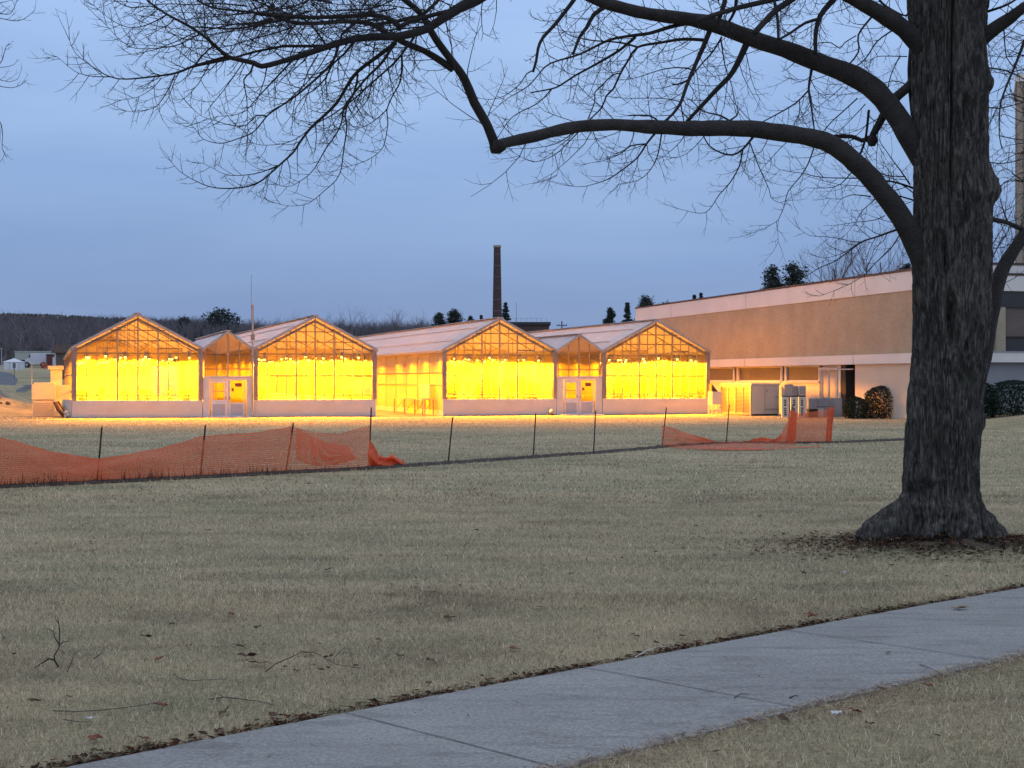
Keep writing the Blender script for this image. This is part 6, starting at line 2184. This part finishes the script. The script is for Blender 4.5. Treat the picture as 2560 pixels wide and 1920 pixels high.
# extra foliage-less sprays high on the left, from branches above the picture
def extra_sprays():
    rr = random.Random(5)
    for k in range(26):
        x0 = rr.uniform(600, 1080); y0 = rr.uniform(-70, 70)
        Z = rr.uniform(12.2, 14.4)
        ln = rr.uniform(220, 420)
        pts = []
        ang = rr.uniform(-.1, .42)
        x, y = x0, y0
        for i in range(8):
            f = i / 7
            pts.append((x, y))
            a = ang * (1 - 1.7 * f) + rr.gauss(0, .08)
            x -= math.cos(a) * ln / 7; y += math.sin(a) * ln / 7
        trace('S', pts, rr.uniform(3, 6), 1, Z, Z + rr.uniform(-.8, .8), 1)
    for k in range(20):
        x0 = rr.uniform(2470, 2600); y0 = rr.uniform(60, 620)
        pts = [(2600, y0), (2555, y0 + rr.uniform(-15, 25)), (2510, y0 + rr.uniform(-20, 45)), (2472, y0 + rr.uniform(-20, 70))]
        Z = rr.uniform(16.6, 18)
        trace('S', pts, rr.uniform(2.5, 5), 1, Z, Z + rr.uniform(-.4, .4), 1)
n0_ = len(curves)
extra_sprays()
base_curves = curves[:]
curves[:] = base_curves[n0_:]
grow_twigs()
curves[:] = base_curves

for i, (pts, rad, lev) in enumerate(curves):
    b = MB()
    big = rad[0] > .06
    b.tube(pts, rad, 18 if big else (8 if rad[0] > .02 else 5), wob=.16 if big else .05, seed=i)
    if lev == 0:
        b.build('limb', M['limb'] if big else M['wood_dark'], tree, smooth=True)
    else:
        pass
# knob at the sharp kink of the lower limb, and cut stubs
b = MB()
for i, (pts, rad, lev) in enumerate(curves):
    if lev != 0:
        b.tube(pts, rad, 8 if rad[0] > .02 else 5, wob=.05, seed=i)
kp = P(1238, 364, 14.6)
b.tube([kp + Vector((.05, 0, .02)), kp + Vector((-.01, 0, -.045)), kp + Vector((-.015, 0, -.075))], [.075, .062, .03], 9, wob=.2)
kp = P(2180, 354, 16.5)
b.tube([kp + Vector((0, 0, .06)), kp, kp + Vector((0, 0, -.05))], [.05, .06, .03], 9, wob=.2)
o = b.build('branches', M['wood_dark'], tree, smooth=True); o['kind'] = 'stuff'

def twig_object(tw, name, parent, mat):
    """three-sided tubes built in one go"""
    VV, FF = [], []
    o = 0
    for pts, r0, lev in tw:
        n = len(pts)
        prev = None
        for i, p in enumerate(pts):
            d = (pts[min(i + 1, n - 1)] - pts[max(i - 1, 0)]).normalized()
            s = d.cross(Vector((.3, 1, .2))).normalized()
            t = d.cross(s)
            r = r0 * (1 - .62 * i / (n - 1))
            for k in range(3):
                a = 2.0944 * k
                q = p + s * (r * math.cos(a)) + t * (r * math.sin(a))
                VV.append((q.x, q.y, q.z))
        for i in range(n - 1):
            for k in range(3):
                k2 = (k + 1) % 3
                FF.append((o + i * 3 + k, o + i * 3 + k2, o + (i + 1) * 3 + k2, o + (i + 1) * 3 + k))
        o += 3 * n
    ob = np_mesh(name, np.array(VV), 4, mat, parent, faces=np.array(FF))
    ob['kind'] = 'stuff'
    return ob
twig_object(twigs, 'twigs', tree, M['wood_dark'])

# ---- neighbouring tree whose twigs reach in at the left edge
t2 = thing('bare_tree', 'pale thin twigs of another bare tree reaching in at the left edge', 'tree', (0, 0, 0))
Zn = 21.0
bx = P(-620, 948, Zn).x
b = MB(); b.tube([(bx, Zn, gz(bx, Zn) - .2), (bx + .05, Zn, 2.5), (bx - .05, Zn, 5.5), (bx + .02, Zn + .1, 9)], [.34, .27, .22, .12], 14, wob=.1); b.build('trunk', M['bark'], t2, smooth=True)
cv = [[(-600, 130), (-380, 70), (-180, 40), (-60, 30), (0, 46), (45, 53), (70, 42), (88, 26)], [(-60, 30), (0, 34), (25, 36), (38, 16), (46, -6)],
      [(-620, 260), (-360, 190), (-150, 160), (-30, 168), (15, 168), (36, 162)], [(-150, 190), (-50, 196), (0, 200), (25, 205), (45, 198)], [(-120, 200), (-40, 212), (0, 216), (30, 220), (54, 212), (66, 201)],
      [(-620, 380), (-330, 250), (-120, 255), (-20, 290), (4, 312), (7, 345), (6, 372), (18, 395)], [(-40, 180), (0, 160), (10, 138), (17, 115), (26, 110)], [(-40, 8), (0, 8), (22, 3)]]
save_t, save_n = twigs[:], nodes[:]
twigs.clear()
keep = curves[:]
curves.clear()
for i, c in enumerate(cv):
    q0 = Zn + (-.1, .2, .3, .5, .2, -.4, .1, .3)[i]
    trace('S', c, 9 if c[0][0] < -300 else 3, 1.2, q0, q0 + .2, 1)
b = MB()
for pts, rad, lev in curves: b.tube(pts, rad, 6)
b.build('limb', M['wood_dark'], t2, smooth=True)
rr_ = random.Random(3)
for pts, rad, lev in curves:
    for i in range(2, len(pts)):
        if rr_.random() < .55:
            d = (pts[i] - pts[i - 1]).normalized()
            sd = d.cross(Vector((rr_.gauss(0, .4), 1, rr_.gauss(0, .4)))).normalized() * rr_.choice((-1, 1))
            twig(pts[i], d * .8 + sd * .7, rr_.uniform(.08, .26), .0035, 1, rr_)
twig_object(twigs, 'twigs', t2, M['wood_dark'])
curves[:] = keep
# ================================================================ sky, light, camera
w = bpy.data.worlds.new('World'); sc.world = w
w.use_nodes = True
nt = w.node_tree; nt.nodes.clear()
out = nt.nodes.new('ShaderNodeOutputWorld')
bg = nt.nodes.new('ShaderNodeBackground')
tc = nt.nodes.new('ShaderNodeTexCoord')
sp = nt.nodes.new('ShaderNodeSeparateXYZ'); nt.links.new(tc.outputs['Generated'], sp.inputs[0])
rmp = ramp(nt, sp.outputs[2], [(0.0, (.275, .368, .590)), (.035, (.245, .350, .590)), (.075, (.250, .382, .655)), (.16, (.325, .492, .810)), (.25, (.395, .580, .93)), (.5, (.55, .66, .88)), (1.0, (.70, .76, .88))])
mp = nt.nodes.new('ShaderNodeMapping'); mp.inputs['Scale'].default_value = (2.2, 2.2, 11.0)
nt.links.new(tc.outputs['Generated'], mp.inputs[0])
cl = noise(nt, mp.outputs[0], 1.4, 5, .55, .3)
mp2 = nt.nodes.new('ShaderNodeMapping'); mp2.inputs['Scale'].default_value = (3, 3, 30.0)
nt.links.new(tc.outputs['Generated'], mp2.inputs[0])
cl2 = noise(nt, mp2.outputs[0], 1.1, 4, .5, .2)
c = mixc(nt, .75, rmp, ramp(nt, cl, [(.30, (.86, .87, .89)), (.68, (1.08, 1.06, 1.03))]), 'MULTIPLY')
c = mixc(nt, .6, c, ramp(nt, cl2, [(.35, (.94, .95, .97)), (.65, (1.05, 1.03, 1.0))]), 'MULTIPLY')
sky = nt.nodes.new('ShaderNodeTexSky'); sky.sky_type = 'NISHITA'; sky.sun_disc = False
SUN_EL, SUN_AZ = math.radians(1.0), math.radians(200)
sky.sun_elevation = SUN_EL; sky.sun_rotation = SUN_AZ
sk = mixc(nt, 1.0, sky.outputs[0], (.05, .05, .05), 'MULTIPLY')
c = mixc(nt, .06, c, sk, 'ADD')
nt.links.new(c, bg.inputs[0]); bg.inputs[1].default_value = 1.0
nt.links.new(bg.outputs[0], out.inputs[0])

S = bpy.data.lights.new('sun', 'SUN'); S.energy = .12; S.angle = math.radians(25); S.color = (1, .93, .86)
so = bpy.data.objects.new('sun', S); COL.objects.link(so)
so.rotation_euler = (math.radians(52), 0, math.radians(-20))

cam = bpy.data.cameras.new('camera'); co = bpy.data.objects.new('camera', cam); COL.objects.link(co)
cam.sensor_width = 36.0; cam.lens = F / 2560 * 36.0
cam.clip_start = .1; cam.clip_end = 5000
co.location = (0, 0, EYE)
co.rotation_euler = (math.radians(90) - math.atan(12 / F), 0, 0)
sc.camera = co

sc.view_settings.view_transform = 'Standard'
sc.view_settings.look = 'None'
sc.view_settings.exposure = 0.0
sc.view_settings.gamma = 1.0
sc.render.engine = 'CYCLES'
cy = sc.cycles
cy.use_denoising = True
try:
    cy.denoiser = 'OPENIMAGEDENOISE'; cy.denoising_input_passes = 'RGB_ALBEDO_NORMAL'
except Exception: pass
cy.max_bounces = 8; cy.diffuse_bounces = 4; cy.glossy_bounces = 3; cy.transmission_bounces = 6; cy.transparent_max_bounces = 24
cy.sample_clamp_indirect = 6.0
cy.use_light_tree = True
cy.caustics_reflective = False; cy.caustics_refractive = False
